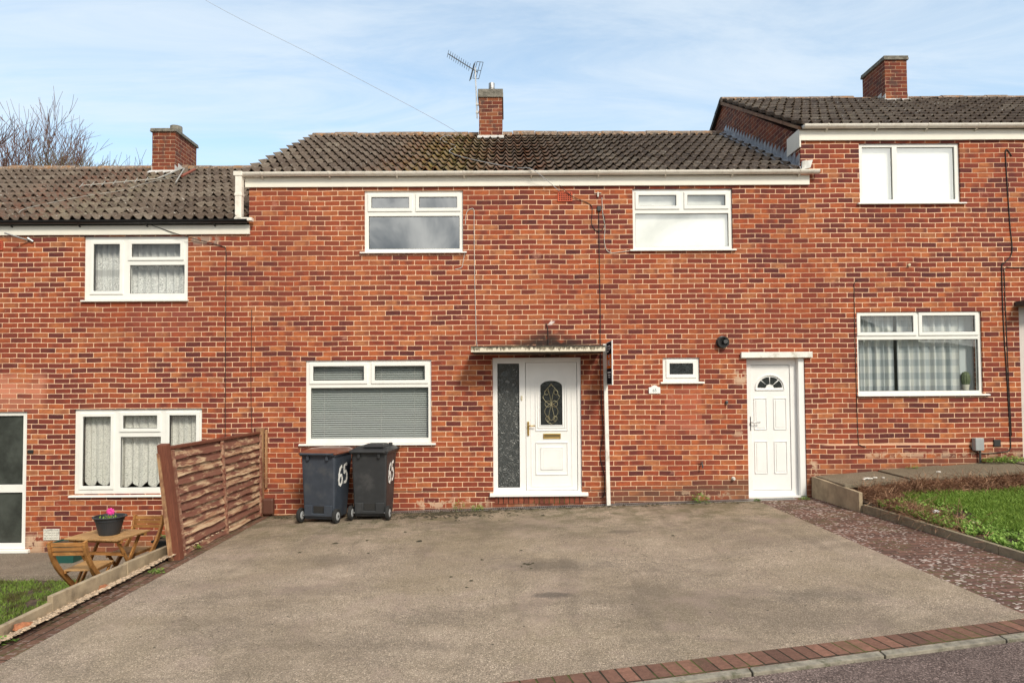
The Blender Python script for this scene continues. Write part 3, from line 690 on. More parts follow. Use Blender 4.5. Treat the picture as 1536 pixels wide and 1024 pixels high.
def ridge_fix():
    g = G(RIDGE.node_tree); b = [n for n in g.n if n.type == 'BSDF_PRINCIPLED'][0]; src = b.inputs['Base Color'].links[0].from_socket
    n, _ = g.noise(g.pos(), 13, 5, .7)
    n5, _ = g.noise(g.pos(), 30, 4, .7); n6, _ = g.noise(g.vm('ADD', g.pos(), (5,5,5)), 9, 5, .7)
    c1 = g.mix(g.sm(n, .38, .6, .0, .85), src, (.28, .20, .15)); c2 = g.mix(g.sm(n6, .50, .62, 0., .8), c1, (.33, .16, .06)); g.l.new(g.mix(g.sm(n5, .56, .66, .0, .85), c2, (.55, .51, .46)), b.inputs['Base Color'])
ridge_fix()

def gutter(parent, x0, x1, y, z, mat, brackets=1.0, r=.055, outlet=None):
    mb = MB(); n = 8
    for s_, rr in ((0, r), (1, r-.004)):
        pass
    prof = [(y+r*math.cos(math.pi+math.pi*j/n), z+r*math.sin(math.pi+math.pi*j/n)) for j in range(n+1)]
    profi = [(y+(r-.005)*math.cos(2*math.pi-math.pi*j/n), z+(r-.005)*math.sin(2*math.pi-math.pi*j/n)) for j in range(n+1)]
    mb.prism_x(prof+profi, x0, x1)
    for xe in (x0, x1-.006):
        mb.prism_x(prof, xe-.001, xe+.007)
    gt = mb.build('gutter', mat, parent)
    x = x0+.35
    while x < x1-.1:
        b = MB(); rb = r+.006
        b.prism_x([(y+rb*math.cos(math.pi+math.pi*j/n), z+.004+rb*math.sin(math.pi+math.pi*j/n)) for j in range(n+1)], x, x+.022)
        b.bar((x+.011,y,z-rb+.004),(x+.011,y+.075,z-rb-.028),.02,.012)
        b.build('bracket', mat, gt); x += brackets
    return gt

def chimney(parent, x0, x1, y0, y1, zb, zt, cap_h, cap_o, mat=BRICK_OLD, pot=None, apron=.05):
    c = MB().box(x0,x1,y0,y1,zb,zt-cap_h).build('chimney', mat, parent)
    cp = MB()
    cp.box(x0-cap_o,x1+cap_o,y0-cap_o,y1+cap_o,zt-cap_h,zt-cap_h*.45); cp.box(x0-cap_o*.8,x1+cap_o*.8,y0-cap_o*.8,y1+cap_o*.8,zt-cap_h*.45+.001,zt)
    cp.build('cap', CONC, c, bevel=.008)
    return c

H = {}
# ---- middle house
XL, XR = -3.85, 4.43
mid = empty('terraced_house', (.3,0,0), 'middle red brick terraced house with a canopy over its white front door', 'house', 'terraced houses in the row')
holesM = [(-2.13,-.655,3.80,4.725),(1.89,3.39,3.82,4.735),(-3.0,-1.135,.96,2.19),(2.31,2.86,1.84,2.195),(-.225,1.09,.165,2.21),(3.56,4.43,.10,2.18)]
MB().plate(XL, XR, -.45, 4.86, holesM, 0., .25).build('wall', BRICK, mid)
lef = empty('terraced_house', (-8,0,-.62), 'lower left brick terraced house with lace curtains and black gutter', 'house', 'terraced houses in the row')
holesL = [(-6.30,-4.755,3.11,4.06),(-6.41,-4.53,.24,1.49),(-8.05,-7.105,-.55,1.46)]
MB().plate(-12.6, XL, -.9, 4.20, holesL, 0., .25).build('wall', BRICK, lef)
rig = empty('terraced_house', (8,0,.5), 'upper right brick terraced house with checked curtains downstairs', 'house', 'terraced houses in the row')
holesR = [(5.315,6.84,4.50,5.41),(5.22,7.10,1.63,2.86),(7.66,8.60,.62,2.92)]
MB().plate(XR+.0, 13.2, -.1, 5.58, holesR, 0., .25).build('wall', BRICK, rig)
def interior(parent, x0, x1, z0, z1, zm):
    mb = MB(); Y0, Y1 = .26, 4.2
    mb.add([(x0,Y1,z0),(x1,Y1,z0),(x1,Y1,z1),(x0,Y1,z1),(x0,Y0,z0),(x1,Y0,z0),(x1,Y0,z1),(x0,Y0,z1)],[(0,1,2,3),(4,5,1,0),(7,6,2,3),(4,0,3,7),(5,1,2,6)])
    mb.box(x0+.01,x1-.01,Y0,Y1-.01,zm,zm+.2)
    mb.build('interior', PLASTER, parent)
interior(mid, XL+.13, XR-.13, .0, 4.85, 2.45); interior(lef, -12.4, XL-.13, -.6, 4.19, 1.85); interior(rig, XR+.15, 13, .6, 5.57, 3.25)
# rear walls and end gables
for (pr, xa, xb, z0, zt) in ((mid,XL,XR,-.5,4.86),(lef,-12.6,XL,-.9,4.2),(rig,XR,13.2,-.1,5.58)):
    MB().box(xa,xb,6.95,7.2,z0,zt).build('rear_wall', BRICK, pr)
EY = -.05
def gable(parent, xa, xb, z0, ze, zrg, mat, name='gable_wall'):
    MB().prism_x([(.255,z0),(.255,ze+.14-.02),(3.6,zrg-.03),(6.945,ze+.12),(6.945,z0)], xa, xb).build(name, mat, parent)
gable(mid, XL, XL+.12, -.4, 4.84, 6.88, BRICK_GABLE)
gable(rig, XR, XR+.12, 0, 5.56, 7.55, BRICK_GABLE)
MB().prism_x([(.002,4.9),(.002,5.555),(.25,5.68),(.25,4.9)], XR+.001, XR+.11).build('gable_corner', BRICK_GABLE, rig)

# roofs (eaves y, z / ridge y, z)
YR = 3.6
make_roof(mid, XL-.06, XR-.005, -.09, 4.945, YR, 6.86, 7.3, 4.945, TILE_M, 11)
make_roof(lef, -12.7, XL-.005, -.09, 4.255, YR, 6.20, 7.3, 4.255, TILE_L, 22)
make_roof(rig, XR-.05, 13.3, -.09, 5.625, YR, 7.56, 7.3, 5.625, TILE_R, 33)
# verge undercloak / bargeboard of the right roof and its dark rear edge
BARGE = simple('undercloak', (.20, .105, .06), .85, var=.35, vscale=9, dirt=(.33, .22, .12), dscale=6)
t_ = (7.56-5.625)/(YR+.09)
MB().prism_x([(-.06,5.60),(-.06,5.645),(YR,7.565),(YR,7.50)], XR-.052, XR-.003).build('undercloak', BARGE, rig)
MB().prism_x([(YR,7.50),(YR,7.60),(7.36,5.65),(7.36,5.52)], XR-.07, XR-.003).build('bargeboard', simple('barge_dark', (.03,.025,.022), .8), rig)
MB().prism_x([(-.08,4.93),(-.08,4.955),(YR,6.865),(YR,6.83)], XL-.062, XL-.003).build('undercloak', CONC, mid)

# fascias + gutters
MB().box(-3.90,4.545,-.035,-.002,4.775,4.925).build('fascia', FASCIA, mid, bevel=.003)
MB().box(-12.6,-3.85+.02,-.035,-.002,4.075,4.215).build('fascia', FASCIA, lef, bevel=.003)
MB().box(4.425,13.2,-.035,-.002,5.445,5.605).build('fascia', FASCIA, rig, bevel=.003)
MB().box(4.405,4.428,-.033,.43,5.345,5.625).build('fascia_return', FASCIA, rig, bevel=.003)
gutter(mid, -3.99, 4.66, -.095, 4.972, GUTTER_W); gutter(lef, -12.7, -3.83, -.095, 4.275, GUTTER_B); gutter(rig, 4.44, 13.2, -.095, 5.655, GUTTER_W, brackets=.75)
# square downpipe at the left end of the middle gutter
MB().box(-4.005,-3.91,-.145,-.05,4.29,4.93).box(-4.012,-3.903,-.152,-.043,4.62,4.66).box(-4.02,-3.76,-.14,-.05,4.25,4.30).build('downpipe', GUTTER_W, mid, bevel=.006)
MB().box(-4.03,-3.90,-.155,-.04,4.915,4.985).build('gutter_outlet', GUTTER_W, mid, bevel=.008)

# stepped lead flashing where the middle roof meets the taller gable
mb = MB(); sl = (6.86-4.945)/(YR+.09)
yy = .02
while yy < YR-.1:
    z0 = 4.945+sl*(yy+.09)+.03; dy = .145
    z1 = z0+sl*dy
    mb.prism_x([(yy,z0-.02),(yy,z0+.235),(yy+dy*.97,z1+.115),(yy+dy,z1-.02)], XR-.012, XR-.002); yy += dy
mb.build('flashing', LEAD, rig)
mb = MB(); mb.hexa([(XR-.13,-.03,5.0),(XR-.01,-.03,5.0),(XR-.01,YR,6.915),(XR-.13,YR,6.90)],[(XR-.13,-.03,5.025),(XR-.01,-.03,5.05),(XR-.01,YR,6.965),(XR-.13,YR,6.925)]); mb.build('soaker', LEAD, rig)
MB().add([(4.43,-.04,5.0),(4.56,-.04,5.03),(4.60,-.04,5.15),(4.44,-.04,5.13),(4.43,-.005,5.0),(4.56,-.005,5.03),(4.60,-.005,5.15),(4.44,-.005,5.13)],[(0,1,2,3),(7,6,5,4),(0,4,5,1),(1,5,6,2),(2,6,7,3),(3,7,4,0)]).build('lead_corner', LEAD_PALE, rig)

# chimneys
cm = chimney(mid, -.535, -.075, 3.2, 4.32, 6.4, 7.665, .17, .022)
MB().lathe([(.055,0),(.055,.03),(.062,.032),(.062,.05),(.055,.052),(.055,.10),(.062,.10),(.062,.21),(.045,.21)], (-.285,3.42,7.66), 20).build('flue', METAL, cm, smooth=False)
cl_ = chimney(lef, -6.975, -6.525, 3.2, 4.12, 5.7, 6.905, .07, .035)
MB().lathe([(.12,0),(.115,.19),(.085,.20)], (-6.70,3.6,6.90), 20).build('flue', CONC, cl_)
cr_ = chimney(rig, 7.545, 7.985, 3.2, 4.05, 7.1, 8.30, .085, .03)
def apron(c, x0, x1, y0, zc, slope, zup=.10):
    mb = MB()
    mb.hexa([(x0-.03,y0-.16,zc-.16*slope+.055),(x1+.03,y0-.16,zc-.16*slope+.055),(x1+.03,y0-.004,zc+.04),(x0-.03,y0-.004,zc+.04)],
            [(x0-.03,y0-.17,zc-.16*slope+.075),(x1+.03,y0-.17,zc-.16*slope+.075),(x1+.03,y0-.006,zc+.085),(x0-.03,y0-.006,zc+.085)])
    mb.box(x0-.008,x1+.008,y0-.012,y0-.002,zc+.03,zc+.085)
    for xs, sg in ((x0,-1),(x1,1)):
        mb.prism_x([(y0-.01,zc-.05),(y0-.01,zc+.19),(y0+.13,zc+.16),(y0+.13,zc+.26),(y0+.30,zc+.24),(y0+.42,zc+.2),(y0+.42,zc-.05)], xs-.008 if sg<0 else xs+.001, xs-.001 if sg<0 else xs+.008)
    mb.build('flashing', LEAD_PALE, c)
apron(cm, -.535, -.075, 3.2, 6.65, .519); apron(cl_, -6.975, -6.525, 3.2, 5.99, .527); apron(cr_, 7.545, 7.985, 3.2, 7.35, .524)

# windows
window(mid, -2.13,-.655,3.80,4.725,[(-2.03,-1.465,4.465,4.63,1),(-1.315,-.745,4.465,4.63,1),(-2.07,-.71,3.85,4.345,0)], (-2.19,-.60,3.775), glass=GLASS_HI)
window(mid, 1.89,3.39,3.82,4.735,[(1.985,2.55,4.48,4.64,1),(2.72,3.29,4.48,4.64,1),(1.935,3.335,3.865,4.365,0)], (1.84,3.43,3.79), glass=GLASS_HI)
window(mid, -3.0,-1.135,.96,2.19,[(-2.895,-2.14,1.89,2.10,1),(-1.98,-1.235,1.89,2.10,1),(-2.93,-1.185,1.03,1.78,0)], (-3.09,-1.07,.93))
window(mid, 2.31,2.86,1.84,2.195,[(2.415,2.765,1.945,2.11,1)], (2.27,2.92,1.81), glass=DGLASS)
window(lef, -6.30,-4.755,3.11,4.06,[(-6.17,-5.78,3.245,3.945,1),(-5.605,-4.88,3.75,3.945,1),(-5.635,-4.82,3.205,3.63,0)], (-6.32,-4.74,3.08))
window(lef, -6.41,-4.53,.24,1.49,[(-6.295,-5.885,.358,1.378,1),(-5.705,-5.20,1.20,1.39,1),(-5.745,-5.15,.33,1.075,0),(-5.02,-4.625,.358,1.39,1)], (-6.46,-4.47,.20))
window(rig, 5.315,6.84,4.50,5.41,[(5.375,5.83,4.56,5.355,0),(5.905,6.775,4.56,5.355,0)], (5.27,6.90,4.475), glass=GLASS_HI)
window(rig, 5.22,7.10,1.63,2.86,[(5.285,6.08,2.555,2.80,1),(6.215,7.01,2.555,2.80,1),(5.255,7.055,1.675,2.445,0)], (5.20,7.17,1.60))

# ---- front door with side light
fd = MB().plate(-.225,1.09,.165,2.21,[(-.155,.17,.285,2.125),(.262,1.033,.235,2.14)],.03,.10).build('front_door', DOORW, mid, bevel=.004)
fd['label'] = 'white front door with an arched leaded pane and patterned side light'
MB().add([(-.16,.06,.28),(.175,.06,.28),(.175,.06,2.13),(-.16,.06,2.13)],[(0,1,2,3)]).build('side_light', PGLASS, fd)
MB().plate(-.16,.175,.28,2.13,[(-.147,.162,.293,2.117)],.052,.058).build('gasket', GASKET, fd)
arc = [(.485,1.205),(.81,1.205),(.81,1.78)]+[(.6475+.1625*math.cos(t), 1.78+.085*math.sin(t)) for t in [math.pi*k/12 for k in range(1,12)]]+[(.485,1.78)]
leaf = MB().plate(.268,1.027,.24,2.135,[(.485,.81,1.205,1.865)],.045,.085)
leaf = leaf.build('door_leaf', DOORW, fd, bevel=.003)
# spandrels above the arched pane
sp_l = [(.485,1.865),(.485,1.78)]+[(.6475+.1625*math.cos(t), 1.78+.085*math.sin(t)) for t in [math.pi*(1-k/24) for k in range(1,13)]]
sp_r = [(1.295-x, z) for x, z in sp_l]
MB().prism(sp_l,.046,.08).prism(sp_r[::-1],.046,.08).build('arch_infill', DOORW, leaf)
def bead(mb, pts, w=.014, y0=.033, y1=.046, closed=True):
    n = len(pts)
    for i in range(n if closed else n-1):
        a = pts[i]; b = pts[(i+1)%n]; mb.bar((a[0],(y0+y1)/2,a[1]),(b[0],(y0+y1)/2,b[1]),y1-y0,w,up=(-(b[1]-a[1]),0,(b[0]-a[0])))
def arch_pts(x0,x1,z0,zs,rise,n=14):
    cx=(x0+x1)/2; rx=(x1-x0)/2
    return [(x0,z0),(x1,z0),(x1,zs)]+[(cx+rx*math.cos(math.pi*k/n), zs+rise*math.sin(math.pi*k/n)) for k in range(1,n)]+[(x0,zs)]
mb = MB(); bead(mb, arch_pts(.415,.885,1.125,1.85,.095)); bead(mb, arch_pts(.445,.85,1.165,1.82,.09), .010); bead(mb, arch_pts(.478,.817,1.198,1.785,.085), .012)
bead(mb, [(.415,.475),(.885,.475),(.885,.945),(.415,.945)]); bead(mb, [(.49,.55),(.81,.55),(.81,.87),(.49,.87)], .010); bead(mb, [(.525,.585),(.775,.585),(.775,.835),(.525,.835)], .008)
mb.box(.495,.805,.036,.0445,.556,.864)
bead(mb, [(.345,.30),(.95,.30),(.95,2.06),(.345,2.06)], .008, .038, .046)
mb.build('moulding', DOORW, leaf)
MB().add([(.48,.066,1.20),(.815,.066,1.20),(.815,.066,1.87),(.48,.066,1.87)],[(0,1,2,3)]).build('pane', DGLASS, leaf)
mb = MB(); LC = simple('lead_cames', (.42,.38,.24), .4, .6)
cx, cz = .6475, 1.52
def came(pts): mb.tube([(cx+x, .060, cz+z) for x, z in pts], .0035, 5)
for sgn in (-1, 1):
    came([(sgn*.13*math.sin(t*math.pi)**.8*(1 if t<.5 else .8), -.02+.30*(t)) for t in [k/14 for k in range(15)]])
    came([(sgn*.10*math.sin(t*math.pi), .02-.27*t) for t in [k/12 for k in range(13)]])
    came([(sgn*(.05+.045*math.cos(t)), .0+.045*math.sin(t)) for t in [2*math.pi*k/14 for k in range(15)]])
    came([(sgn*(.07+.030*math.cos(t)), .17+.035*math.sin(t)) for t in [2*math.pi*k/12 for k in range(13)]])
    came([(sgn*(.055+.030*math.cos(t)), -.22+.04*math.sin(t)) for t in [2*math.pi*k/12 for k in range(13)]])
    came([(0,.30),(sgn*.05,.24),(sgn*.02,.12),(0,.0)]); came([(0,-.30),(sgn*.06,-.27),(sgn*.03,-.13),(0,0)])
mb.build('lead_work', LC, leaf)
MB().box(.285,.315,.028,.045,1.05,1.26).build('handle_plate', BRASS, leaf, bevel=.004)
MB().tube([(.30,.03,1.20),(.30,.0,1.20),(.325,-.006,1.20),(.405,-.006,1.198)],.009,10).build('handle', BRASS, leaf, smooth=True)
MB().plate(.522,.783,1.003,1.08,[(.54,.765,1.02,1.062)],.033,.046).build('letter_plate', BRASS, leaf, bevel=.003)
MB().box(.54,.765,.038,.046,1.02,1.062).build('letter_flap', simple('brass_dark',(.35,.27,.13),.3,.9), leaf)
MB().box(.192,.216,.015,.03,1.575,1.645).build('doorbell', simple('bell_cream',(.55,.5,.36),.5), fd, bevel=.004)
MB().prism_x([(.05,.225),(-.05,.205),(-.06,.20),(-.06,.165),(.05,.165)],-.275,1.175).build('sill', DOORW, fd, bevel=.003)
MB().box(-.20,1.10,-.012,.03,.055,.163).build('threshold_bricks', STEPB, mid)

# ---- narrow store door
sdr = MB().plate(3.56,4.34,.13,2.18,[(3.655,4.245,.20,2.085)],.10,.17).build('side_door', DOORW, mid, bevel=.004)
sdr['label'] = 'narrow white panelled door with a fan light under a white lintel board'
MB().box(4.34,4.428,.02,.17,.12,2.18).build('jamb_board', DOORW, sdr, bevel=.003)
MB().box(3.56,4.43,.02,.17,.10,.135).build('threshold', DOORW, sdr, bevel=.003)
MB().box(3.47,4.53,-.05,-.003,2.183,2.268).build('lintel_board', PAINT_W, sdr, bevel=.004)
sl_ = MB().box(3.660,4.240,.115,.155,.205,2.08).build('door_leaf', DOORW, sdr, bevel=.003)
mb = MB()
for (x0,x1) in ((3.705,3.89),(4.0,4.185)):
    for (z0,z1) in ((1.115,1.58),(.46,.93)):
        bead(mb, [(x0,z0),(x1,z0),(x1,z1),(x0,z1)], .012, .104, .116); mb.box(x0+.025,x1-.025,.107,.1145,z0+.025,z1-.025)
fc = (3.945,1.735)
bead(mb, [(fc[0]-.215,fc[1]-.028)]+[(fc[0]+.215*math.cos(t),fc[1]+.195*math.sin(t)) for t in [math.pi*(1-k/16) for k in range(17)]]+[(fc[0]+.215,fc[1]-.028)], .014, .100, .116)
mb.build('moulding', DOORW, sl_)
pn = MB()
for k in range(4):
    a0 = math.pi*(k+.07)/4; a1 = math.pi*(k+.93)/4
    pts = [(fc[0]+.065*math.cos(a0),fc[1]+.06*math.sin(a0))]+[(fc[0]+.185*math.cos(a0+(a1-a0)*j/6),fc[1]+.165*math.sin(a0+(a1-a0)*j/6)) for j in range(7)]+[(fc[0]+.065*math.cos(a1),fc[1]+.06*math.sin(a1))]
    pn.prism(pts,.108,.114)
pn.build('fan_light', DGLASS, sl_)
MB().box(3.627,3.65,.10,.117,1.09,1.31).build('handle_plate', CHROME, sl_, bevel=.004)
MB().tube([(3.64,.10,1.22),(3.64,.06,1.22),(3.66,.054,1.22),(3.77,.054,1.22)],.008,10).build('handle', CHROME, sl_, smooth=True)

# ---- doors of the neighbours (only slivers show)
ld = MB().plate(-8.05,-7.105,-.55,1.46,[(-7.96,-7.18,-.47,.27),(-7.96,-7.18,.385,1.40)],.03,.10).build('door', UPVC, lef, bevel=.004)
for z0,z1 in ((-.47,.27),(.385,1.40)):
    MB().add([(-7.96,.06,z0),(-7.18,.06,z0),(-7.18,.06,z1),(-7.96,.06,z1)],[(0,1,2,3)]).build('pane', simple('door_obscure_glass',(.055,.062,.055),.15,var=.35,vscale=3,bump=.1,bscale=60), ld)
    MB().plate(-7.964,-7.176,z0-.004,z1+.004,[(-7.95,-7.19,z0+.01,z1-.01)],.05,.056).build('gasket', GASKET, ld)
MB().prism_x([(.04,-.545),(-.05,-.56),(-.05,-.60),(.04,-.60)],-8.1,-7.03).build('sill', UPVC, ld, bevel=.003)
rd = MB().plate(7.66,8.60,.62,2.92,[(7.80,8.46,.72,2.85)],.02,.10).build('door', simple('door_pinkish',(.62,.56,.53),.5,var=.05), rig, bevel=.004)
MB().box(7.80,8.46,.05,.09,.72,2.85).build('door_leaf', DOORW, rd)
MB().box(7.60,8.75,-.32,.0,2.93,3.0).build('door_canopy', simple('canopy_dark',(.07,.06,.055),.9), rig, bevel=.006)
MB().box(7.62,8.7,-.30,.0,.62,.66).build('doorstep', EDGE, rig, bevel=.01)

# ---- canopy over the front door
cv = MB().box(-.50,1.355,-.56,-.004,2.262,2.335).build('canopy', simple('canopy_slab',(.055,.045,.035),.9,var=.3,bump=.4), mid, bevel=.005)
def drip_mat():
    m, g = new_mat('canopy_edge'); p = g.pos(); x,y,z = g.xyz(p)
    n,_ = g.noise(g.vm('MULTIPLY', p, (22,1,1.2)), 1., 4, .7); n2,_ = g.noise(p, 40, 4, .7)
    h = g.m('ADD', g.m('MULTIPLY', g.m('SUBTRACT', z, 2.30), 14.), g.m('MULTIPLY', g.m('SUBTRACT', n, .5), 2.6))
    c = g.mix(g.sm(h, -.05, .35), (.70,.64,.52), g.mix(g.sm(n2,.45,.6),(.10,.085,.06),(.34,.29,.21)))
    g.inp(g.b,'Base Color',c); g.b.inputs['Roughness'].default_value=.85; g.inp(g.b,'Normal',g.bump(n2,.5,.005)); return m
MB().box(-.515,1.37,-.585,-.562,2.268,2.345).build('edge_board', drip_mat(), cv, bevel=.003)
MB().box(-.517,1.372,-.59,-.02,2.337,2.352).build('roofing_felt', simple('felt',(.06,.055,.045),.95,var=.4,bump=.8,bscale=40,dirt=(.16,.14,.08)), cv, bevel=.003)

# ---- small wall fittings of the middle house (parts)
ab = MB().plate(.765,.985,4.545,4.69,[(.785+i*.0325,.805+i*.0325,4.562+j*.031,4.580+j*.031) for i in range(6) for j in range(4)],-.016,-.004)
ab.build('air_brick', TERRA, mid)
MB().box(.772,.978,-.0036,-.002,4.552,4.683).build('air_brick_hole_shade', GASKET, mid)  # black sheet paints the shade inside the vent holes
MB().plate(-7.72,-7.50,3.86,4.0,[(-7.70+i*.0325,-7.68+i*.0325,3.875+j*.031,3.893+j*.031) for i in range(6) for j in range(4)],-.016,-.004).box(-7.71,-7.51,-.0036,-.002,3.87,3.99).build('air_brick', TERRA, lef)
mb = MB().lathe([(.092,0),(.092,-.015),(.075,-.02),(.075,-.05),(.085,-.055),(.085,-.075),(.062,-.075),(.062,-.03),(.001,-.028)],(3.20,-.001,2.42),28,'y'); mb.build('boiler_flue', simple('flue_black',(.012,.012,.012),.35), mid, smooth=False)
MB().lathe([(.035,-.005),(.030,-.10),(.001,-.10)],(3.225,-.001,2.425),20,'y').build('flue_terminal', simple('flue_grey',(.10,.10,.10),.3,.5), mid)
t_ = MB().tube([(2.86,.0,.62),(2.86,-.06,.62),(2.86,-.075,.60),(2.86,-.075,.565)],.012,10); t_.box(2.835,2.885,-.055,-.040,.65,.658); t_.tube([(2.86,-.048,.62),(2.86,-.048,.655)],.006,8); t_.build('garden_tap', DARKMETAL, mid)
MB().lathe([(.028,0),(.028,-.02),(.018,-.03),(.018,-.06),(.012,-.06)],(3.33,-.001,.40),16,'y').build('overflow_cap', simple('cap_white',(.62,.60,.55),.6), mid)
MB().lathe([(.022,0),(.020,-.03),(.01,-.035)],(3.25,-.001,1.53),14,'y').box(3.235,3.265,-.04,-.001,1.50,1.515).build('pipe_stub', DARKMETAL, mid)
for (x, z) in ((1.385, 4.43),):
    MB().box(x-.03,x+.03,-.03,-.001,z-.035,z+.04).build('junction_box', simple('box_dark',(.03,.03,.03),.5), mid, bevel=.004)
MB().box(1.32,1.42,-.02,-.001,4.665,4.672).box(1.36,1.38,-.03,-.001,4.61,4.68).build('cable_bracket', CABLE_W, mid)
# name plate: painted number on a white shaped plaque
pl = [(2.095,1.665),(2.265,1.665),(2.265,1.755),(2.23,1.762),(2.21,1.778),(2.18,1.788),(2.15,1.778),(2.13,1.762),(2.095,1.755)]
pq = MB().prism(pl,-.018,-.002).build('number_plaque', simple('plaque_white',(.84,.85,.83),.35), mid, bevel=.002)
text_obj('number', '65', .062, simple('plaque_ink',(.16,.22,.22),.6), pq, (2.18,-.0195,1.71), (1,0,0), (0,0,1), .001)
# left house: doorbell, vent grille, bracket ; right house: meter box, vent
MB().box(-7.08,-7.0,-.025,-.001,.85,.90).build('doorbell', GASKET, lef, bevel=.004)
MB().plate(-6.83,-6.60,-.42,-.26,[(-6.82+i*.036,-6.79+i*.036,-.41+j*.036,-.385+j*.036) for i in range(6) for j in range(4)],-.015,-.001).box(-6.82,-6.61,-.004,-.001,-.41,-.27).build('vent_cover', simple('vent_grey',(.68,.66,.60),.6,dirt=(.2,.2,.18),dscale=14), lef)
MB().tube([(-7.30,-.25,4.06),(-7.12,-.02,4.0)],.012,8).tube([(-7.12,-.03,4.03),(-7.05,-.01,3.98)],.02,8).build('bracket_arm', METAL, lef)
mbx = MB().box(6.895,7.025,-.09,-.002,.79,.975).build('meter_box', simple('meter_grey',(.33,.35,.36),.4,var=.08), rig, bevel=.01)
MB().tube([(6.99,-.04,.79),(6.995,-.03,.60),(6.995,-.03,.50)],.016,8).build('conduit', DARKMETAL, mbx)
MB().box(7.22,7.32,-.02,-.001,.845,.945).build('vent', GASKET, rig, bevel=.004)
MB().lathe([(.02,0),(.02,-.03)],(6.02,-.001,3.56),12,'y').build('wall_plug', simple('plug',(.6,.5,.35),.7), rig)

# ------------------------------------------------------------------ cables
def cable(name, pts, r, mat, label, sm=6, sides=6):
    P = [Vector(p) for p in pts]; out = []
    for i in range(len(P)-1):
        a = P[max(i-1,0)]; b = P[i]; c = P[i+1]; d = P[min(i+2,len(P)-1)]
        for k in range(sm):
            t = k/sm; out.append(.5*((2*b)+(c-a)*t+(2*a-5*b+4*c-d)*t*t+(3*b-a-3*c+d)*t**3))
    out.append(P[-1]); o = MB().tube(out, r, sides).build(name, mat, smooth=True); tag(o, label, 'cable'); return o
y1_ = -.009
cable('wall_cable', [(-.63,y1_,3.78),(-.66,y1_,3.62),(-.68,y1_,3.56),(-.78,y1_,3.53)], .0045, CABLE_W, 'short white cable curling under the left upstairs window of the middle house')
cable('wall_cable', [(-.62,y1_,4.20),(-.60,y1_,4.38),(-.54,y1_,4.44),(-.49,y1_,4.42),(-.488,y1_,4.2),(-.485,y1_,3.5),(-.47,y1_,2.8),(-.46,y1_,2.45),(-.44,-.012,2.37),(-.40,-.05,2.36)], .0045, CABLE_W, 'thin white cable running straight down the brick wall to the canopy')
cable('wall_cable', [(1.38,y1_,4.40),(1.38,y1_,3.6),(1.385,y1_,2.9),(1.38,y1_,2.36),(1.39,y1_,1.5),(1.41,y1_,1.1),(1.36,y1_,.75),(1.42,y1_,.45),(1.415,y1_,.19),(1.36,y1_,.13)], .006, CABLE_B, 'black cable down the wall between the canopy and the sale board post')
cable('wall_cable', [(.79,-.05,4.78),(.98,-.02,4.62),(1.25,y1_,4.50),(1.28,y1_,4.38),(1.27,y1_,4.22),(1.34,y1_,4.10),(1.44,y1_,4.13),(1.47,y1_,4.28),(1.43,y1_,4.38)], .0045, CABLE_B, 'looped black cable between the air brick and the small junction box')
cable('wall_cable', [(1.43,y1_,4.60),(1.44,y1_,4.35),(1.47,y1_,4.16),(1.46,y1_,3.93),(1.52,y1_,3.78),(1.70,y1_,3.78),(1.86,y1_,3.80)], .0045, CABLE_W, 'white cable curving from the junction box to the right upstairs window sill')
cable('wall_cable', [(.575,y1_,2.72),(.60,y1_,2.62),(.605,y1_,2.37)], .006, CABLE_B, 'short dark cable above the middle of the canopy')
cable('wall_cable', [(-5.30,-.03,4.22),(-4.9,-.05,4.08),(-4.55,-.03,3.98),(-4.25,y1_,3.90),(-4.19,y1_,3.84),(-4.185,y1_,3.5),(-4.185,y1_,2.0),(-4.18,y1_,.9),(-4.18,y1_,.0)], .0055, CABLE_B, 'dark cable down the left house wall beside its windows')
cable('wall_cable', [(-3.80,y1_,2.95),(-3.80,y1_,1.5),(-3.74,y1_,.6),(-3.70,y1_,.42),(-3.64,y1_,.25),(-3.70,y1_,.12)], .004, CABLE_B, 'thin dark cable behind the wall end of the fence panel')
cable('wall_cable', [(5.26,y1_,3.34),(5.20,y1_,3.30),(5.19,y1_,3.1),(5.19,y1_,2.0),(5.20,y1_,1.0),(5.23,y1_,.88),(5.32,y1_,.85)], .0045, CABLE_B, 'dark cable left of the checked-curtain window on the right house')
cable('wall_cable', [(7.62,y1_,5.20),(7.54,y1_,5.30),(7.53,y1_,5.1),(7.56,y1_,4.2),(7.58,y1_,3.75),(7.46,y1_,3.58),(7.42,y1_,3.50),(7.42,y1_,2.7),(7.45,y1_,1.8),(7.47,y1_,1.0),(7.46,y1_,.80),(7.35,y1_,.76),(7.05,y1_,.74),(6.92,y1_,.78),(6.86,y1_,.86)], .0075, CABLE_B, 'thick black cable down the far right of the right house wall')
cable('wall_cable', [(8.2,y1_,3.5),(7.6,y1_,3.51),(7.47,y1_,3.50),(7.455,y1_,3.3),(7.47,y1_,2.0),(7.49,y1_,1.0)], .0055, CABLE_B, 'second black cable running sideways then down beside the right door')
cable('overhead_cable', [(-11.9,10.3,15.4),(-8.06,8,12.22),(-4.3,5.85,9.52),(-1.07,3.66,7.02),(-1.20,3.1,6.70),(-1.25,2.7,6.47),(-1.0,2.2,6.21),(-.90,1.9,6.06),(-.95,1.2,5.72),(-.55,.5,5.36),(.10,-.02,5.06),(.33,-.17,5.0),(.50,-.16,4.90),(.79,-.03,4.70)], .0045, simple('cable_grey',(.42,.43,.45),.6), 'long telephone cable crossing the sky and draped over the mossy roof', sm=10, sides=6)

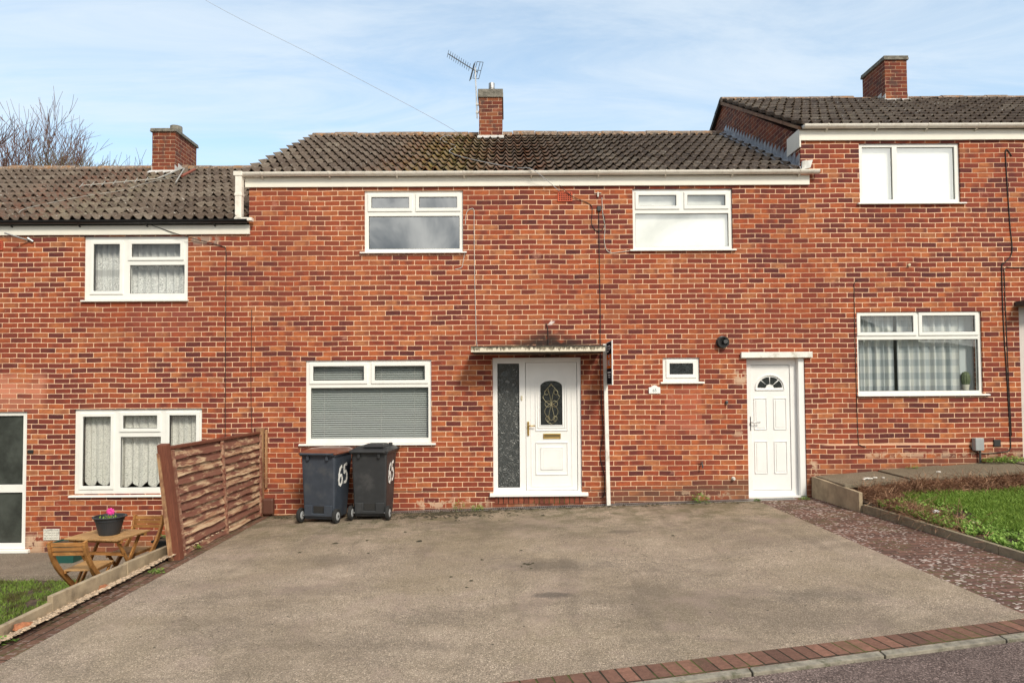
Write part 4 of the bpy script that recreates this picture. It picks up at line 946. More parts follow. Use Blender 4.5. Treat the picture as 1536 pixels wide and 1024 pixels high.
# ------------------------------------------------------------------ aerials
ae = empty('tv_aerial', (-.595,3.35,7.0), 'grey television aerial on a mast beside the middle chimney', 'aerial')
AL = simple('aerial_alloy', (.17,.175,.18), .45, .7)
ae_m = MB().tube([(-.575,3.25,7.10),(-.585,3.25,7.5),(-.61,3.25,8.12)],.014,8).box(-.60,-.535,3.23,3.27,7.20,7.24).box(-.60,-.535,3.23,3.27,7.36,7.40)
ae_m.build('mast', METAL, ae)
b0 = Vector((-.60,3.25,8.05)); b1 = Vector((-1.165,3.45,8.50)); dd = (b1-b0).normalized()
mb = MB().bar(b0-dd*.05, b1, .018, .018)
mb.build('boom', AL, ae)
mb = MB(); sdv = Vector((.62,-.70,.25)); sdv = (sdv-dd*sdv.dot(dd)).normalized()
for k in range(11):
    c_ = b0+(b1-b0)*(.22+.78*k/10); L = .075
    mb.tube([c_-sdv*L, c_+sdv*L], .005, 5)
mb.build('elements', AL, ae)
mb = MB(); e2 = dd.cross(sdv)
c_ = b0+dd*.04
for s1 in (-1,1):
    for q in (0,.06,.12):
        mb.tube([c_+e2*s1*(.03+q)-sdv*.17-dd*q*.5, c_+e2*s1*(.03+q)+sdv*.17-dd*q*.5], .006, 5)
    for q in (-.17,0,.17): mb.tube([c_+e2*s1*.02+sdv*q, c_+e2*s1*.15+sdv*q-dd*.06], .006, 5)
mb.build('reflector', AL, ae)
a2 = empty('tv_aerial', (-5.9,2.5,5.8), 'broken television aerial lying on the lower left roof below its chimney', 'aerial')
def onroofL(x, y, h=.09): return Vector((x, y, 4.255+.527*(y+.09)+h))
ALP = simple('aerial_pale', (.40,.38,.34), .6, .3)
p0, p1 = onroofL(-7.45,1.75,.12), onroofL(-6.3,2.1,.16)
MB().bar(p0, p1, .013, .013).build('boom', ALP, a2)
mb = MB()
for k in range(7):
    c_ = p0+(p1-p0)*k/7.; mb.tube([c_+Vector((.04,-.12,-.07)), c_+Vector((-.04,.12,.08))], .007, 5)
mb.build('elements', ALP, a2)
MB().tube([p1, onroofL(-6.15,2.75,.22)], .014, 6).tube([onroofL(-6.15,2.8,.2), onroofL(-5.9,1.95,.12)], .012, 6).build('mast', ALP, a2)
cable('roof_cable', [onroofL(-6.15,2.75,.1), onroofL(-6.45,2.0,.1), onroofL(-6.6,1.5,.09), onroofL(-7.0,1.1,.09), onroofL(-7.4,.4,.09), onroofL(-7.35,.1,.09)], .005, ALP, 'pale slack cable trailing down the lower left roof')
mb = MB().tube([onroofL(-6.02,2.95,.15), onroofL(-5.98,2.35,.15)], .025, 8); o = mb.build('vent_pipe', simple('rusty',(.25,.07,.04),.8), lef)

# ------------------------------------------------------------------ curtains and blinds
def fabric_sheet(name, x0, x1, z0, z1, y, mat, folds=9, amp=.02, scallop=0., nsc=3, seed=1, label=None, cat='curtain', gather=0.):
    rr = random.Random(seed); nx = 150; nz = 12; V = []
    phs = [rr.uniform(0, 6.28) for _ in range(4)]
    for j in range(nz+1):
        for i in range(nx+1):
            u = i/nx; v = j/nz
            zb = z0 + scallop*(1-abs(math.sin(math.pi*nsc*u)))
            z = zb+(z1-zb)*v
            yy = y+amp*(math.sin(2*math.pi*folds*u+phs[0]+.8*math.sin(5*u+phs[1]))+.45*math.sin(2*math.pi*folds*1.7*u+phs[2]))*(1-.25*v)
            V.append((x0+(x1-x0)*u, yy, z))
    F = [(j*(nx+1)+i, j*(nx+1)+i+1, (j+1)*(nx+1)+i+1, (j+1)*(nx+1)+i) for j in range(nz) for i in range(nx)]
    mb = MB(); mb.add(V, F); o = mb.build(name, mat, smooth=True); tag(o, label, cat); return o
def lace(name, dens=.50, bands=((.08,.42),), scale=26, tint=(.80,.79,.74)):
    m, g = new_mat(name); q = g.gen(); p = g.pos(); x,y,z = g.xyz(q)
    g.inp(g.b,'Base Color',tint); g.b.inputs['Roughness'].default_value=.9
    n,_ = g.noise(p, 9, 2, .5, 2.2); vd,_ = g.vor(p, scale); 
    swirl = g.sm(g.m('ABSOLUTE', g.m('SINE', g.m('MULTIPLY', n, 34.))), .35, .62)
    dots = g.sm(vd, .22, .36, 1., 0.)
    pat = g.m('MAXIMUM', swirl, dots)
    bm = None
    for lo, hi in bands:
        b = g.m('MULTIPLY', g.sm(z, lo-.02, lo+.02), g.sm(z, hi-.04, hi+.04, 1., 0.)); bm = b if bm is None else g.m('MAXIMUM', bm, b)
    a = g.m('ADD', dens, g.m('MULTIPLY', bm, g.m('MULTIPLY', g.m('SUBTRACT', pat, .30), .62)), clamp=True)
    tr = g.node('ShaderNodeBsdfTransparent'); tl = g.node('ShaderNodeBsdfTranslucent'); g.inp(tl,0,tint)
    m1 = g.node('ShaderNodeMixShader'); m1.inputs[0].default_value=.25; g.l.new(g.b.outputs[0],m1.inputs[1]); g.l.new(tl.outputs[0],m1.inputs[2])
    m2 = g.node('ShaderNodeMixShader'); g.l.new(a,m2.inputs[0]); g.l.new(tr.outputs[0],m2.inputs[1]); g.l.new(m1.outputs[0],m2.inputs[2])
    g.l.new(m2.outputs[0], g.out.inputs[0]); return m
LACE_U = lace('lace_upper', .62, ((.02,.38),(.50,.70)), 22, (.95,.95,.93)); LACE_L = lace('lace_lower', .80, ((.0,1.0),), 24, (.93,.92,.86))
fabric_sheet('lace_curtain', -6.24,-5.72,3.13,4.04,.16,LACE_U,6,.018,seed=3,label='lace curtain in the tall left light of the upper left window')
fabric_sheet('lace_curtain', -5.70,-4.78,3.13,4.04,.16,LACE_U,9,.018,seed=4,label='wide lace curtain in the right half of the upper left window')
fabric_sheet('lace_curtain', -6.34,-5.86,.33,1.47,.16,LACE_L,5,.016,.09,2.5,seed=5,label='lace curtain in the left light of the ground floor left house window')
fabric_sheet('lace_curtain', -5.84,-5.10,.315,1.47,.16,LACE_L,6,.016,.09,3.5,seed=6,label='scalloped lace curtain in the middle light of the ground floor left house window')
fabric_sheet('lace_curtain', -5.07,-4.58,.33,1.47,.16,LACE_L,5,.016,.09,2.5,seed=8,label='lace curtain in the light behind the fence post of the left house')
def check_mat():
    m, g = new_mat('checked_cotton'); x,y,z = g.xyz(g.pos())
    a = g.sm(g.m('PINGPONG', g.m('MULTIPLY', x, 1.), .085), .036, .048); b = g.sm(g.m('PINGPONG', z, .10), .045, .056)
    k = g.m('ADD', g.m('MULTIPLY', a, .5), g.m('MULTIPLY', b, .5)); c = g.ramp(k, [(0,(.84,.86,.83)),(.5,(.64,.68,.69)),(1,(.45,.51,.54))])
    g.inp(g.b,'Base Color',c); g.b.inputs['Roughness'].default_value=.9
    tl = g.node('ShaderNodeBsdfTranslucent'); g.inp(tl,0,c); mx = g.node('ShaderNodeMixShader'); mx.inputs[0].default_value=.3
    g.l.new(g.b.outputs[0],mx.inputs[1]); g.l.new(tl.outputs[0],mx.inputs[2]); g.l.new(mx.outputs[0],g.out.inputs[0]); return m
CHECK = check_mat()
fabric_sheet('checked_curtain', 5.24,5.86,1.64,2.84,.15,CHECK,6,.028,seed=9,label='left grey checked curtain in the right house ground floor window',amp_=0) if False else fabric_sheet('checked_curtain', 5.24,5.86,1.64,2.84,.17,CHECK,6,.026,seed=9,label='left grey checked curtain in the right house ground floor window')
fabric_sheet('checked_curtain', 5.90,6.84,1.64,2.84,.17,CHECK,7,.026,seed=10,label='wider checked curtain in the middle of the right house ground floor window')
fabric_sheet('window_lining', 6.88,7.12,1.64,2.84,.20,simple('lining_blue',(.55,.60,.62),.9),1.5,.010,seed=12,label='plain pale curtain lining at the right edge of the checked-curtain window')
BLW = simple('blind_white', (.93,.93,.88), .8)
for (x0,x1,z0,z1,lb) in ((1.92,3.37,3.84,4.72,'white roller blind in the right upstairs window of the middle house'),(5.35,6.82,4.52,5.40,'white roller blind in the upstairs window of the right house')):
    b_ = MB().box(x0,x1,.105,.109,z0,z1).build('roller_blind', BLW); tag(b_, lb, 'blind')
    MB().tube([(x0,.13,z1-.02),(x1,.13,z1-.02)],.02,10).build('roller', BLW, b_)
vb = empty('venetian_blind', (-2.07,.13,.98), 'grey venetian blind closed behind the window above the wheelie bins', 'blind')
SLAT = simple('slat_grey', (.42,.45,.44), .45)
mb = MB(); z = 1.0
while z < 2.16:
    mb.add([(-2.97,.108,z),(-1.165,.108,z),(-1.165,.130,z+.0225),(-2.97,.130,z+.0225)],[(0,1,2,3)]); z += .0325
mb.build('slats', SLAT, vb)
mb = MB()
for x in (-2.75,-2.35,-1.9,-1.4): mb.box(x,x+.004,.108,.110,1.0,2.16)
mb.build('ladder_cord', simple('cord',(.5,.5,.48),.8), vb); MB().box(-2.97,-1.165,.11,.14,2.15,2.18).build('head_rail', SLAT, vb)
cp_ = empty('potted_cactus', (6.93,.15,1.675), 'small green cactus in a white pot on the window ledge of the right house', 'plant')
prof = [(.001,0),(.045,.02),(.058,.09),(.055,.15),(.035,.20),(.001,.215)]
mb = MB(); n=24
vs=[];
for r,h in prof:
    for k in range(n): rr_=r*(1+.12*(k%2)); t=2*math.pi*k/n; vs.append((6.93+rr_*math.cos(t),.145+rr_*math.sin(t),1.75+h))
mb.add(vs,[(i*n+k,i*n+(k+1)%n,(i+1)*n+(k+1)%n,(i+1)*n+k) for i in range(len(prof)-1) for k in range(n)]); mb.build('cactus', simple('cactus_green',(.10,.13,.06),.7,var=.3,vscale=40), cp_)
MB().lathe([(.035,0),(.05,.08),(.05,.09),(.04,.085)],(6.93,.145,1.675),18).build('pot', simple('pot_cream',(.6,.58,.5),.5), cp_)

# ------------------------------------------------------------------ sale board
sb = empty('sale_board', (1.465,-.10,.04), 'estate agent sale board with an orange band on a white post', 'sign')
MB().hexa([(1.435,-.13,.03),(1.49,-.13,.03),(1.49,-.075,.03),(1.435,-.075,.03)],[(1.405,-.13,2.40),(1.46,-.13,2.40),(1.46,-.075,2.40),(1.405,-.075,2.40)]).build('post', simple('post_white',(.80,.78,.73),.6,var=.05,dirt=(.5,.46,.38),dscale=6), sb, bevel=.003)
bx = 1.46; by0, by1, bz0, bz1 = -.62, -.065, 1.795, 2.42
def bpt(y): return bx+(-.065-y)*.00
bd = MB().box(bx,bx+.012,by0,by1,bz0,bz1).build('board', simple('board_white',(.80,.80,.80),.4), sb)
BBK = simple('board_black',(.020,.018,.026),.9,spec=.05); BOR = simple('board_orange',(.80,.17,.015),.9,spec=.05); WHT = simple('board_lettering',(.75,.75,.78),.9,spec=.05)
MB().box(bx-.003,bx-.0005,by0+.03,by1-.004,2.235,bz1-.012).build('black_panel', BBK, bd)
MB().box(bx-.003,bx-.0005,by0+.03,by1-.004,2.035,2.233).build('orange_band', BOR, bd)
MB().box(bx-.003,bx-.0005,by0+.03,by1-.004,bz0+.012,2.033).build('black_panel', BBK, bd)
MB().box(bx-.004,bx-.0005,by0+.002,by0+.028,bz0,bz1).build('board_edge', simple('board_trim',(.70,.70,.70),.4), bd)
text_obj('lettering', 'SALE', .13, WHT, bd, (bx-.005,-.35,2.11), (0,-1,0), (0,0,1), .001)
text_obj('lettering', 'FOR', .055, WHT, bd, (bx-.005,-.35,2.205), (0,-1,0), (0,0,1), .001)
mb = MB()
for (ya,yb,za,zb) in ((-.50,-.22,2.345,2.36),(-.50,-.47,2.31,2.36),(-.42,-.39,2.29,2.33),(-.34,-.22,2.31,2.325),(-.30,-.18,2.27,2.29),(-.50,-.20,1.965,1.985),(-.46,-.24,1.93,1.945),(-.44,-.27,1.90,1.912)):
    mb.box(bx-.0045,bx-.001,ya,yb,za,zb)
mb.build('logo', WHT, bd)

# ------------------------------------------------------------------ fence
fe = empty('fence_panel', (-3.78,-1.2,-.1), 'weathered reddish brown lap fence panel leaning away from the brick wall', 'fence')
def fpt(u, v, off=0.):     # u 0 at wall, 1 at street end ; v 0 bottom, 1 top ; off towards +x
    b = Vector((-3.66,-.10,-.06)).lerp(Vector((-3.735,-2.36,-.10)), u); t = Vector((-3.68,-.06,1.15)).lerp(Vector((-3.86,-2.42,1.14)), u)
    p = b.lerp(t, v); return p+Vector((off,0,0))
mb = MB(); rr = random.Random(4)
nb = 12
for s_ in range(2):
    for k in range(nb):
        v0 = k/nb*.955; v1 = (k+1)/nb*.955+.012; us = [.02+.48*s_+.48*i/14 for i in range(15)]
        o1 = rr.uniform(0,6); top = []; bot = []; bk = []; vs = []; fs = []
        tone = rr.random()
        for i,u in enumerate(us):
            wv = .003*math.sin(u*9+o1)+.004*math.sin(u*23+o1*2)+rr.uniform(-.003,.003)
            A = fpt(u, v0+wv, .058); B = fpt(u, v1+.012, .004); Cc = fpt(u, v1+.012, -.004); Dd = fpt(u, v0+wv, .046)
            vs += [A,B,Cc,Dd]
        for i in range(14):
            a = i*4; b = a+4; fs += [(a,b,b+1,a+1),(a+1,b+1,b+2,a+2),(a+2,b+2,b+3,a+3),(a+3,b+3,b,a)]
        fs += [(0,1,2,3),(56,59,58,57)]
        mb.add(vs, fs, tone)
mb.build('slats', FENCE_S, fe)
for u in (.015,.5,.985):
    MB().hexa([fpt(u,-.01,.036)+Vector((0,-.02,0)),fpt(u,-.01,.072)+Vector((0,-.02,0)),fpt(u,-.01,.072)+Vector((0,.02,0)),fpt(u,-.01,.036)+Vector((0,.02,0))],
            [fpt(u,.965,.036)+Vector((0,-.02,0)),fpt(u,.965,.072)+Vector((0,-.02,0)),fpt(u,.965,.072)+Vector((0,.02,0)),fpt(u,.965,.036)+Vector((0,.02,0))]).build('batten', FENCE, fe)
a_, b_ = fpt(0,.985,.02), fpt(1,.985,.02); mb = MB().bar(a_, b_, .075, .03); mb.build('top_rail', FENCE_P, fe, bevel=.003)
MB().bar(fpt(0,.0,.02)+Vector((0,0,.01)), fpt(1,.0,.02), .035, .05).build('bottom_rail', FENCE, fe)
ps = MB().hexa([(-3.690,-2.55,-.30),(-3.590,-2.55,-.30),(-3.590,-2.45,-.30),(-3.690,-2.45,-.30)],[(-3.875,-2.58,1.165),(-3.775,-2.58,1.165),(-3.775,-2.48,1.18),(-3.875,-2.48,1.18)])
pp = ps.build('post', FENCE_P, fe, bevel=.004); pp['label'] = 'dark brown leaning post at the street end'
MB().hexa([(-3.725,-2.575,-.18),(-3.675,-2.575,-.18),(-3.675,-2.553,-.18),(-3.725,-2.553,-.18)],[(-3.865,-2.60,1.08),(-3.835,-2.60,1.06),(-3.835,-2.582,1.06),(-3.865,-2.582,1.08)]).build('split_batten', FENCE_B, pp)
wp = MB().box(-3.70,-3.60,-.10,-.012,-.15,1.19).box(-3.58,-3.55,-.05,-.012,.32,1.17).build('post', FENCE_B, fe, bevel=.004); wp['label'] = 'weathered upright post against the wall'
bxx = MB().box(-3.60,-3.44,-.10,-.012,-.06,.17).build('gas_pipe_cover', simple('brown_plastic',(.11,.045,.030),.5), bevel=.02); tag(bxx, 'small brown plastic cover box at the foot of the wall by the fence', 'box')

# ------------------------------------------------------------------ folding bistro set
def lerp(a,b,t): return tuple(a[i]+(b[i]-a[i])*t for i in range(3))
def make_chair(label):
    """local: seat centre at x=0,y=0; faces +y; back toward -y"""
    t = empty('folding_chair', (0,0,0), label, 'chair', 'wooden folding chairs at the bistro table')
    W = .36
    mb = MB()
    for k in range(7):
        y = -.19+k*.058; mb.box(-W/2+.02,W/2-.02,y,y+.050,.435,.452)
    mb.build('seat', WOOD_T, t, bevel=.003, local=True)
    mb = MB()
    for s_ in (-1,1): mb.bar((s_*(W/2-.035),-.19,.425),(s_*(W/2-.035),.20,.425),.02,.03)
    mb.build('seat_rail', WOOD, t, bevel=.003, local=True)
    # curved back posts which run on down as front legs
    for s_ in (-1,1):
        pts = [(-.40,.80),(-.395,.76),(-.375,.68),(-.335,.60),(-.275,.51),(-.20,.43),(-.09,.33),(.05,.20),(.20,.03),(.22,.0)]
        vs=[]; fs=[]; w=.027
        for i,(y,z) in enumerate(pts):
            y0,z0 = pts[max(i-1,0)]; y1,z1 = pts[min(i+1,len(pts)-1)]; d=Vector((y1-y0,z1-z0)).normalized(); n=Vector((-d.y,d.x))*.029
            for (a,b) in ((-1,-1),(1,-1),(1,1),(-1,1)): vs.append((s_*(W/2)+a*w/2*1., y+n.x*b, z+n.y*b))
        m_=len(pts)
        for i in range(m_-1):
            for k in range(4): fs.append((i*4+k,i*4+(k+1)%4,(i+1)*4+(k+1)%4,(i+1)*4+k))
        fs += [(3,2,1,0),tuple((m_-1)*4+k for k in range(4))]
        mb=MB(); mb.add(vs,fs); mb.build('leg', WOOD, t, bevel=.004, local=True)
        MB().bar((s_*(W/2-.04),.17,.43),(s_*(W/2-.04),-.20,.0),.018,.034).build('leg', WOOD, t, bevel=.003, local=True)
    mb = MB()
    for (y,z) in ((-.392,.765),(-.380,.715),(-.362,.665)): mb.bar((-W/2+.008,y,z),(W/2-.008,y,z),.012,.042)
    mb.build('backrest', WOOD, t, bevel=.003, local=True)
    mb = MB(); mb.bar((-W/2,.13,.11),(W/2,.13,.11),.015,.03); mb.bar((-W/2+.04,-.12,.10),(W/2-.04,-.12,.10),.015,.03); mb.build('stretcher', WOOD, t, local=True)
    return t
def copy_tree(o, parent=None):
    c = o.copy(); C.objects.link(c); c.parent = parent
    for ch in list(o.children): copy_tree(ch, c)
    return c
GL = -.60
c1 = make_chair('wooden folding chair nearest the street with its curved back towards us')
c2 = copy_tree(c1); c2['label'] = 'wooden folding chair against the brick wall on the far side of the table'
c1.location = (-4.635,-2.52,GL); c1.rotation_euler.z = R(2)
c2.location = (-4.57,-1.84,GL); c2.rotation_euler.z = R(176)
tb = empty('folding_table', (-4.62,-2.18,GL), 'square slatted wooden folding table in the lower garden', 'table')
mb = MB()
for k in range(9):
    x = -.335+k*.0745; mb.box(x,x+.068,-.275,.275,.702,.720)
top = mb.build('tabletop', WOOD_T, tb, bevel=.003, local=True)
mb = MB(); mb.box(-.33,.33,-.21,-.18,.668,.701); mb.box(-.33,.33,.18,.21,.668,.701); mb.build('apron', WOOD, tb, local=True)
for s_ in (-1,1):
    MB().bar((s_*.27,-.19,.68),(s_*.27,.24,.0),.02,.04).build('leg', WOOD, tb, bevel=.003, local=True)
    MB().bar((s_*.245,.19,.68),(s_*.245,-.24,.0),.02,.04).build('leg', WOOD, tb, bevel=.003, local=True)
MB().bar((-.28,-.10,.46+.06),(.28,-.10,.46+.06),.018,.035).build('stretcher', WOOD, tb, local=True); MB().bar((-.25,.19,.12),(.25,.19,.12),.018,.03).build('stretcher', WOOD, tb, local=True)
tb.rotation_euler.z = R(-9)
pt = empty('plant_pot', (-4.60,-2.20,.12), 'dark grey plastic pot with a pink flower on the wooden table', 'plant pot')
POT = simple('pot_black', (.030,.033,.038), .5, bump=.1)
MB().lathe([(.105,0),(.112,.02),(.145,.155),(.152,.16),(.156,.19),(.172,.195),(.178,.205),(.172,.212),(.155,.21),(.145,.17),(.13,.16),(.001,.16)],(0,0,0),36).build('pot', POT, pt, smooth=False, local=True)
MB().box(-.19,-.16,-.03,.03,.198,.206).box(.16,.195,-.03,.03,.203,.211).build('handle', POT, pt, local=True, bevel=.003)
MB().lathe([(.14,.165),(.08,.178),(.001,.182)],(0,0,0),20).build('compost', SOIL, pt, local=True)
rr = random.Random(2); mb = MB()
for k in range(26):
    a=rr.uniform(0,6.28); r=rr.uniform(.0,.11); x,y=r*math.cos(a),r*math.sin(a); h=rr.uniform(.02,.055); b=rr.uniform(0,6.28)
    mb.add([(x,y,.17),(x+.014*math.cos(b),y+.014*math.sin(b),.17+h*.6),(x+.02*math.cos(b+.5),y+.02*math.sin(b+.5),.17+h),(x-.010*math.sin(b),y+.010*math.cos(b),.17+h*.6)],[(0,1,2,3)])
mb.build('leaves', WEED, pt, local=True)
mb = MB().tube([(.01,0,.17),(.015,-.005,.235)],.004,6); mb.build('stem', WEED, pt, local=True)
mb = MB()
for ring,(r0,r1,np_) in enumerate(((.012,.050,9),(.008,.038,7))):
    for k in range(np_):
        a=2*math.pi*k/np_+ring*.3; ca,sa=math.cos(a),math.sin(a)
        def PP(u,v,h): 
            x=u*ca-v*sa; z=u*sa+v*ca; return (.018+x, -.012-h-ring*.006, .262+z*.85)
        mb.add([PP(0,0,0),PP(r1*.6,-.014,.006),PP(r1,-.006,.002),PP(r1,.006,.002),PP(r1*.6,.014,.006)],[(0,1,2,3,4)])
mb.build('flower', simple('pink_petal',(.80,.055,.33),.6), pt, local=True)
def planter(name, x, y, z, w, d, h, mat, label):
    e = empty(name, (x,y,z), label, 'planter')
    b=[(-w*.42,-d*.42),(w*.42,-d*.42),(w*.42,d*.42),(-w*.42,d*.42)]; t=[(-w/2,-d/2),(w/2,-d/2),(w/2,d/2),(-w/2,d/2)]
    MB().hexa([(a,c,0) for a,c in b],[(a,c,h-.02) for a,c in t]).build('tub', mat, e, local=True, bevel=.008)
    MB().plate(-w/2-.012,w/2+.012,-d/2-.012,d/2+.012,[(-w/2+.02,w/2-.02,-d/2+.02,d/2-.02)],0,.025)
    m2 = MB()
    for (x0,x1,y0,y1) in ((-w/2-.012,w/2+.012,-d/2-.012,-d/2+.015),(-w/2-.012,w/2+.012,d/2-.015,d/2+.012),(-w/2-.012,-w/2+.015,-d/2+.016,d/2-.016),(w/2-.015,w/2+.012,-d/2+.016,d/2-.016)): m2.box(x0,x1,y0,y1,h-.024,h+.004)
    m2.build('rim', mat, e, local=True, bevel=.003); MB().box(-w/2+.016,w/2-.016,-d/2+.016,d/2-.016,h-.0195,h-.012).build('compost', SOIL, e, local=True); return e
planter('planter', -6.16,-.50,-.61,.36,.30,.27, simple('planter_green',(.015,.085,.070),.5), 'dark green planter standing by the wall behind the nearest wooden chair')
pb = planter('planter', -4.55,-.75,-.61,.46,.30,.36, simple('planter_black',(.012,.012,.013),.5), 'black planter of small seedlings beside the far wooden chair')

def leaf_clump(n, rx, ry, hz, size, seed, up=.6, c=(0,0,0)):
    r_ = np.random.default_rng(seed); a = r_.uniform(0,2*np.pi,n); q = np.sqrt(r_.uniform(0,1,n))
    cx = c[0]+q*np.cos(a)*rx; cy = c[1]+q*np.sin(a)*ry; cz = c[2]+r_.uniform(0.05,1,n)*hz*(1-.6*q**2)
    th = r_.uniform(0,2*np.pi,n); tilt = r_.uniform(-.3,.9,n)*up; s = size*r_.uniform(.6,1.3,n)
    d = np.stack([np.cos(th)*np.cos(tilt),np.sin(th)*np.cos(tilt),np.sin(tilt)],1); sd = np.stack([-np.sin(th),np.cos(th),np.zeros(n)],1)
    P = np.stack([cx,cy,cz],1); s=s[:,None]
    V = np.stack([P, P+d*s*.5-sd*s*.32+np.array([0,0,.1])*s, P+d*s, P+d*s*.5+sd*s*.32+np.array([0,0,.1])*s],1).reshape(-1,3)
    F = np.arange(4*n).reshape(-1,4); return V, F
V,F = leaf_clump(90,.2,.12,.12,.05,5,c=(-4.55,-.75,-.25)); raw('seedlings', V, F, WEED, pb)

# ------------------------------------------------------------------ wheelie bins
def wheelie(name, loc, rz, bodym, lidm, label, lid_raised=False, seed=1):
    e = empty(name, (0,0,0), label, 'bin', 'wheelie bins below the window')
    # local: wheels and handle side faces -y ; x width
    wb, db, wt, dt, hb, ht = .445, .42, .50, .60, .12, .955
    def ring(w, y0, y1, z): return [(-w/2,y0,z),(w/2,y0,z),(w/2,y1,z),(-w/2,y1,z)]
    MB().hexa(ring(wb,-.26,.16,.045), ring(wt,-.30,.28,ht)).build('body', bodym, e, bevel=.022, local=True)
    # recess lip at the wheels
    MB().plate(-.205,.205,.09,.24,[(-.085,.085,.13,.24)],-.295,-.262).build('axle_housing', bodym, e, bevel=.008, local=True)
    MB().box(-.08,.08,-.268,-.262,.13,.235).build('recess', GASKET, e, local=True)
    MB().tube([(-.26,-.275,.10),(.26,-.275,.10)],.011,8).build('axle', METAL, e, local=True)
    for s_ in (-1,1):
        wv = MB().lathe([(.055,-.022),(.092,-.024),(.10,-.016),(.10,.016),(.092,.024),(.055,.022)],(s_*.262,-.275,.10),28,'x').build('wheel', simple('tyre',(.018,.018,.018),.8), e, smooth=False, local=True)
        MB().lathe([(.012,-.028),(.050,-.0265),(.056,-.022),(.056,.022),(.050,.0265),(.012,.028)],(s_*.262,-.275,.10),20,'x').build('rim', simple('wheel_hub',(.36,.37,.38),.5), wv, local=True)
        hub = MB().lathe([(.016,-.034),(.016,.034)],(s_*.262,-.275,.10),12,'x').build('hub_cap', DARKMETAL, wv, local=True)
    # top rim
    MB().plate(-wt/2-.02,wt/2+.02,-.32,.30,[],0,0) if False else None
    mb = MB(); mb.box(-wt/2-.018,wt/2+.018,-.315,.298,ht-.045,ht+.004); mb.build('rim', bodym, e, bevel=.010, local=True)
    for s_ in (-.14,.14): MB().box(s_-.018,s_+.018,-.335,-.30,ht-.10,ht-.03).build('handle_bracket', bodym, e, bevel=.006, local=True)
    MB().tube([(-.235,-.355,ht-.01),(.235,-.355,ht-.01)],.015,10).box(-.24,-.215,-.36,-.30,ht-.03,ht+.005).box(.215,.24,-.36,-.30,ht-.03,ht+.005).build('handle', bodym, e, smooth=False, local=True)
    # lid: domed panel sloping down to the front
    vs=[]; n_=9; m_=9
    for j in range(m_):
        for i in range(n_):
            u=i/(n_-1)*2-1; v=j/(m_-1)
            y=-.325+.69*v; x=u*(wt/2+.028)
            z=ht+.030+.030*(1-u**4)*(1-abs(2*v-1)**4)-.010*v
            if i in (0,n_-1) or j in (0,m_-1): z-=.028
            vs.append((x,y,z))
    base=len(vs); vs2=[(x,y,z-.022) for x,y,z in vs]
    fs=[(j*n_+i,j*n_+i+1,(j+1)*n_+i+1,(j+1)*n_+i) for j in range(m_-1) for i in range(n_-1)]
    fs+= [tuple(q+base for q in f[::-1]) for f in fs]
    ringi=[i for i in range(n_)]+[j*n_+n_-1 for j in range(1,m_)]+[(m_-1)*n_+i for i in range(n_-2,-1,-1)]+[j*n_ for j in range(m_-2,0,-1)]
    fs+=[(ringi[k],ringi[(k+1)%len(ringi)],ringi[(k+1)%len(ringi)]+base,ringi[k]+base) for k in range(len(ringi))]
    mb=MB(); mb.add(vs+vs2,fs); lid=mb.build('lid', lidm, e, smooth=True, local=True, bevel=.004)
    if lid_raised:
        MB().hexa([(-.10,-.29,ht+.05),(.20,-.29,ht+.05),(.20,.10,ht+.05),(-.10,.10,ht+.05)],[(-.08,-.24,ht+.085),(.17,-.24,ht+.085),(.17,.06,ht+.085),(-.08,.06,ht+.085)]).build('lid_boss', lidm, lid, bevel=.012, local=True)
        MB().lathe([(.03,0),(.03,.03),(.015,.035)],(.19,.16,ht+.045),14).build('lid_knob', lidm, lid, local=True)
    # hand painted 65 on the right side (face leans with the taper)
    def sp(u, z, off=.004):   # u along depth from wheel side, z height
        t=(z-.045)/(ht-.045); xx=wb/2+(wt-wb)/2*t; y0=-.26+(-.04)*t; return Vector((xx+off, y0+u, z))
    H6=[(.88,.98),(.50,.90),(.22,.62),(.12,.34),(.22,.08),(.50,.0),(.82,.10),(.92,.32),(.74,.50),(.45,.50),(.20,.36)]
    H5=[(.98,1.0),(.30,.94),(.22,.56),(.58,.62),(.92,.46),(.95,.22),(.66,.02),(.12,.02)]
    def stroke(mb, P, u0, z0, w, h, r):
        Q=[]
        for i in range(len(P)-1):
            for k in range(5):
                t=k/5; a=P[max(i-1,0)];b=P[i];c=P[i+1];d_=P[min(i+2,len(P)-1)]
                Q.append(tuple(.5*((2*b[q])+(c[q]-a[q])*t+(2*a[q]-5*b[q]+4*c[q]-d_[q])*t*t+(3*b[q]-a[q]-3*c[q]+d_[q])*t**3) for q in (0,1)))
        Q.append(P[-1]); pts=[sp(u0+x*w,z0+y*h) for x,y in Q]
        vs=[];
        for i,p in enumerate(pts):
            d_=(pts[min(i+1,len(pts)-1)]-pts[max(i-1,0)]).normalized(); n=Vector((1,0,0)).cross(d_).normalized()*r*(1+.25*math.sin(i*1.3))
            vs+=[p-n,p+n,p+n+Vector((.002,0,0)),p-n+Vector((.002,0,0))]
        mb.add(vs,[(i*4+k,i*4+(k+1)%4,(i+1)*4+(k+1)%4,(i+1)*4+k) for i in range(len(pts)-1) for k in range(4)])
    mb=MB(); stroke(mb,H6,.11,.50,.13,.26,.019); stroke(mb,H5,.27,.52,.12,.25,.019)
    mb.build('number', simple('number_paint',(.82,.82,.80),.6), e, local=True)
    e.location = loc; e.rotation_euler.z = rz; return e
BODY1 = simple('bin_navy',(.040,.050,.068),.52,var=.12,bump=.12,bscale=160,dirt=(.075,.08,.085),dscale=4)
BODY2 = simple('bin_black',(.026,.028,.031),.5,var=.12,bump=.12,bscale=160,dirt=(.06,.06,.062),dscale=4)
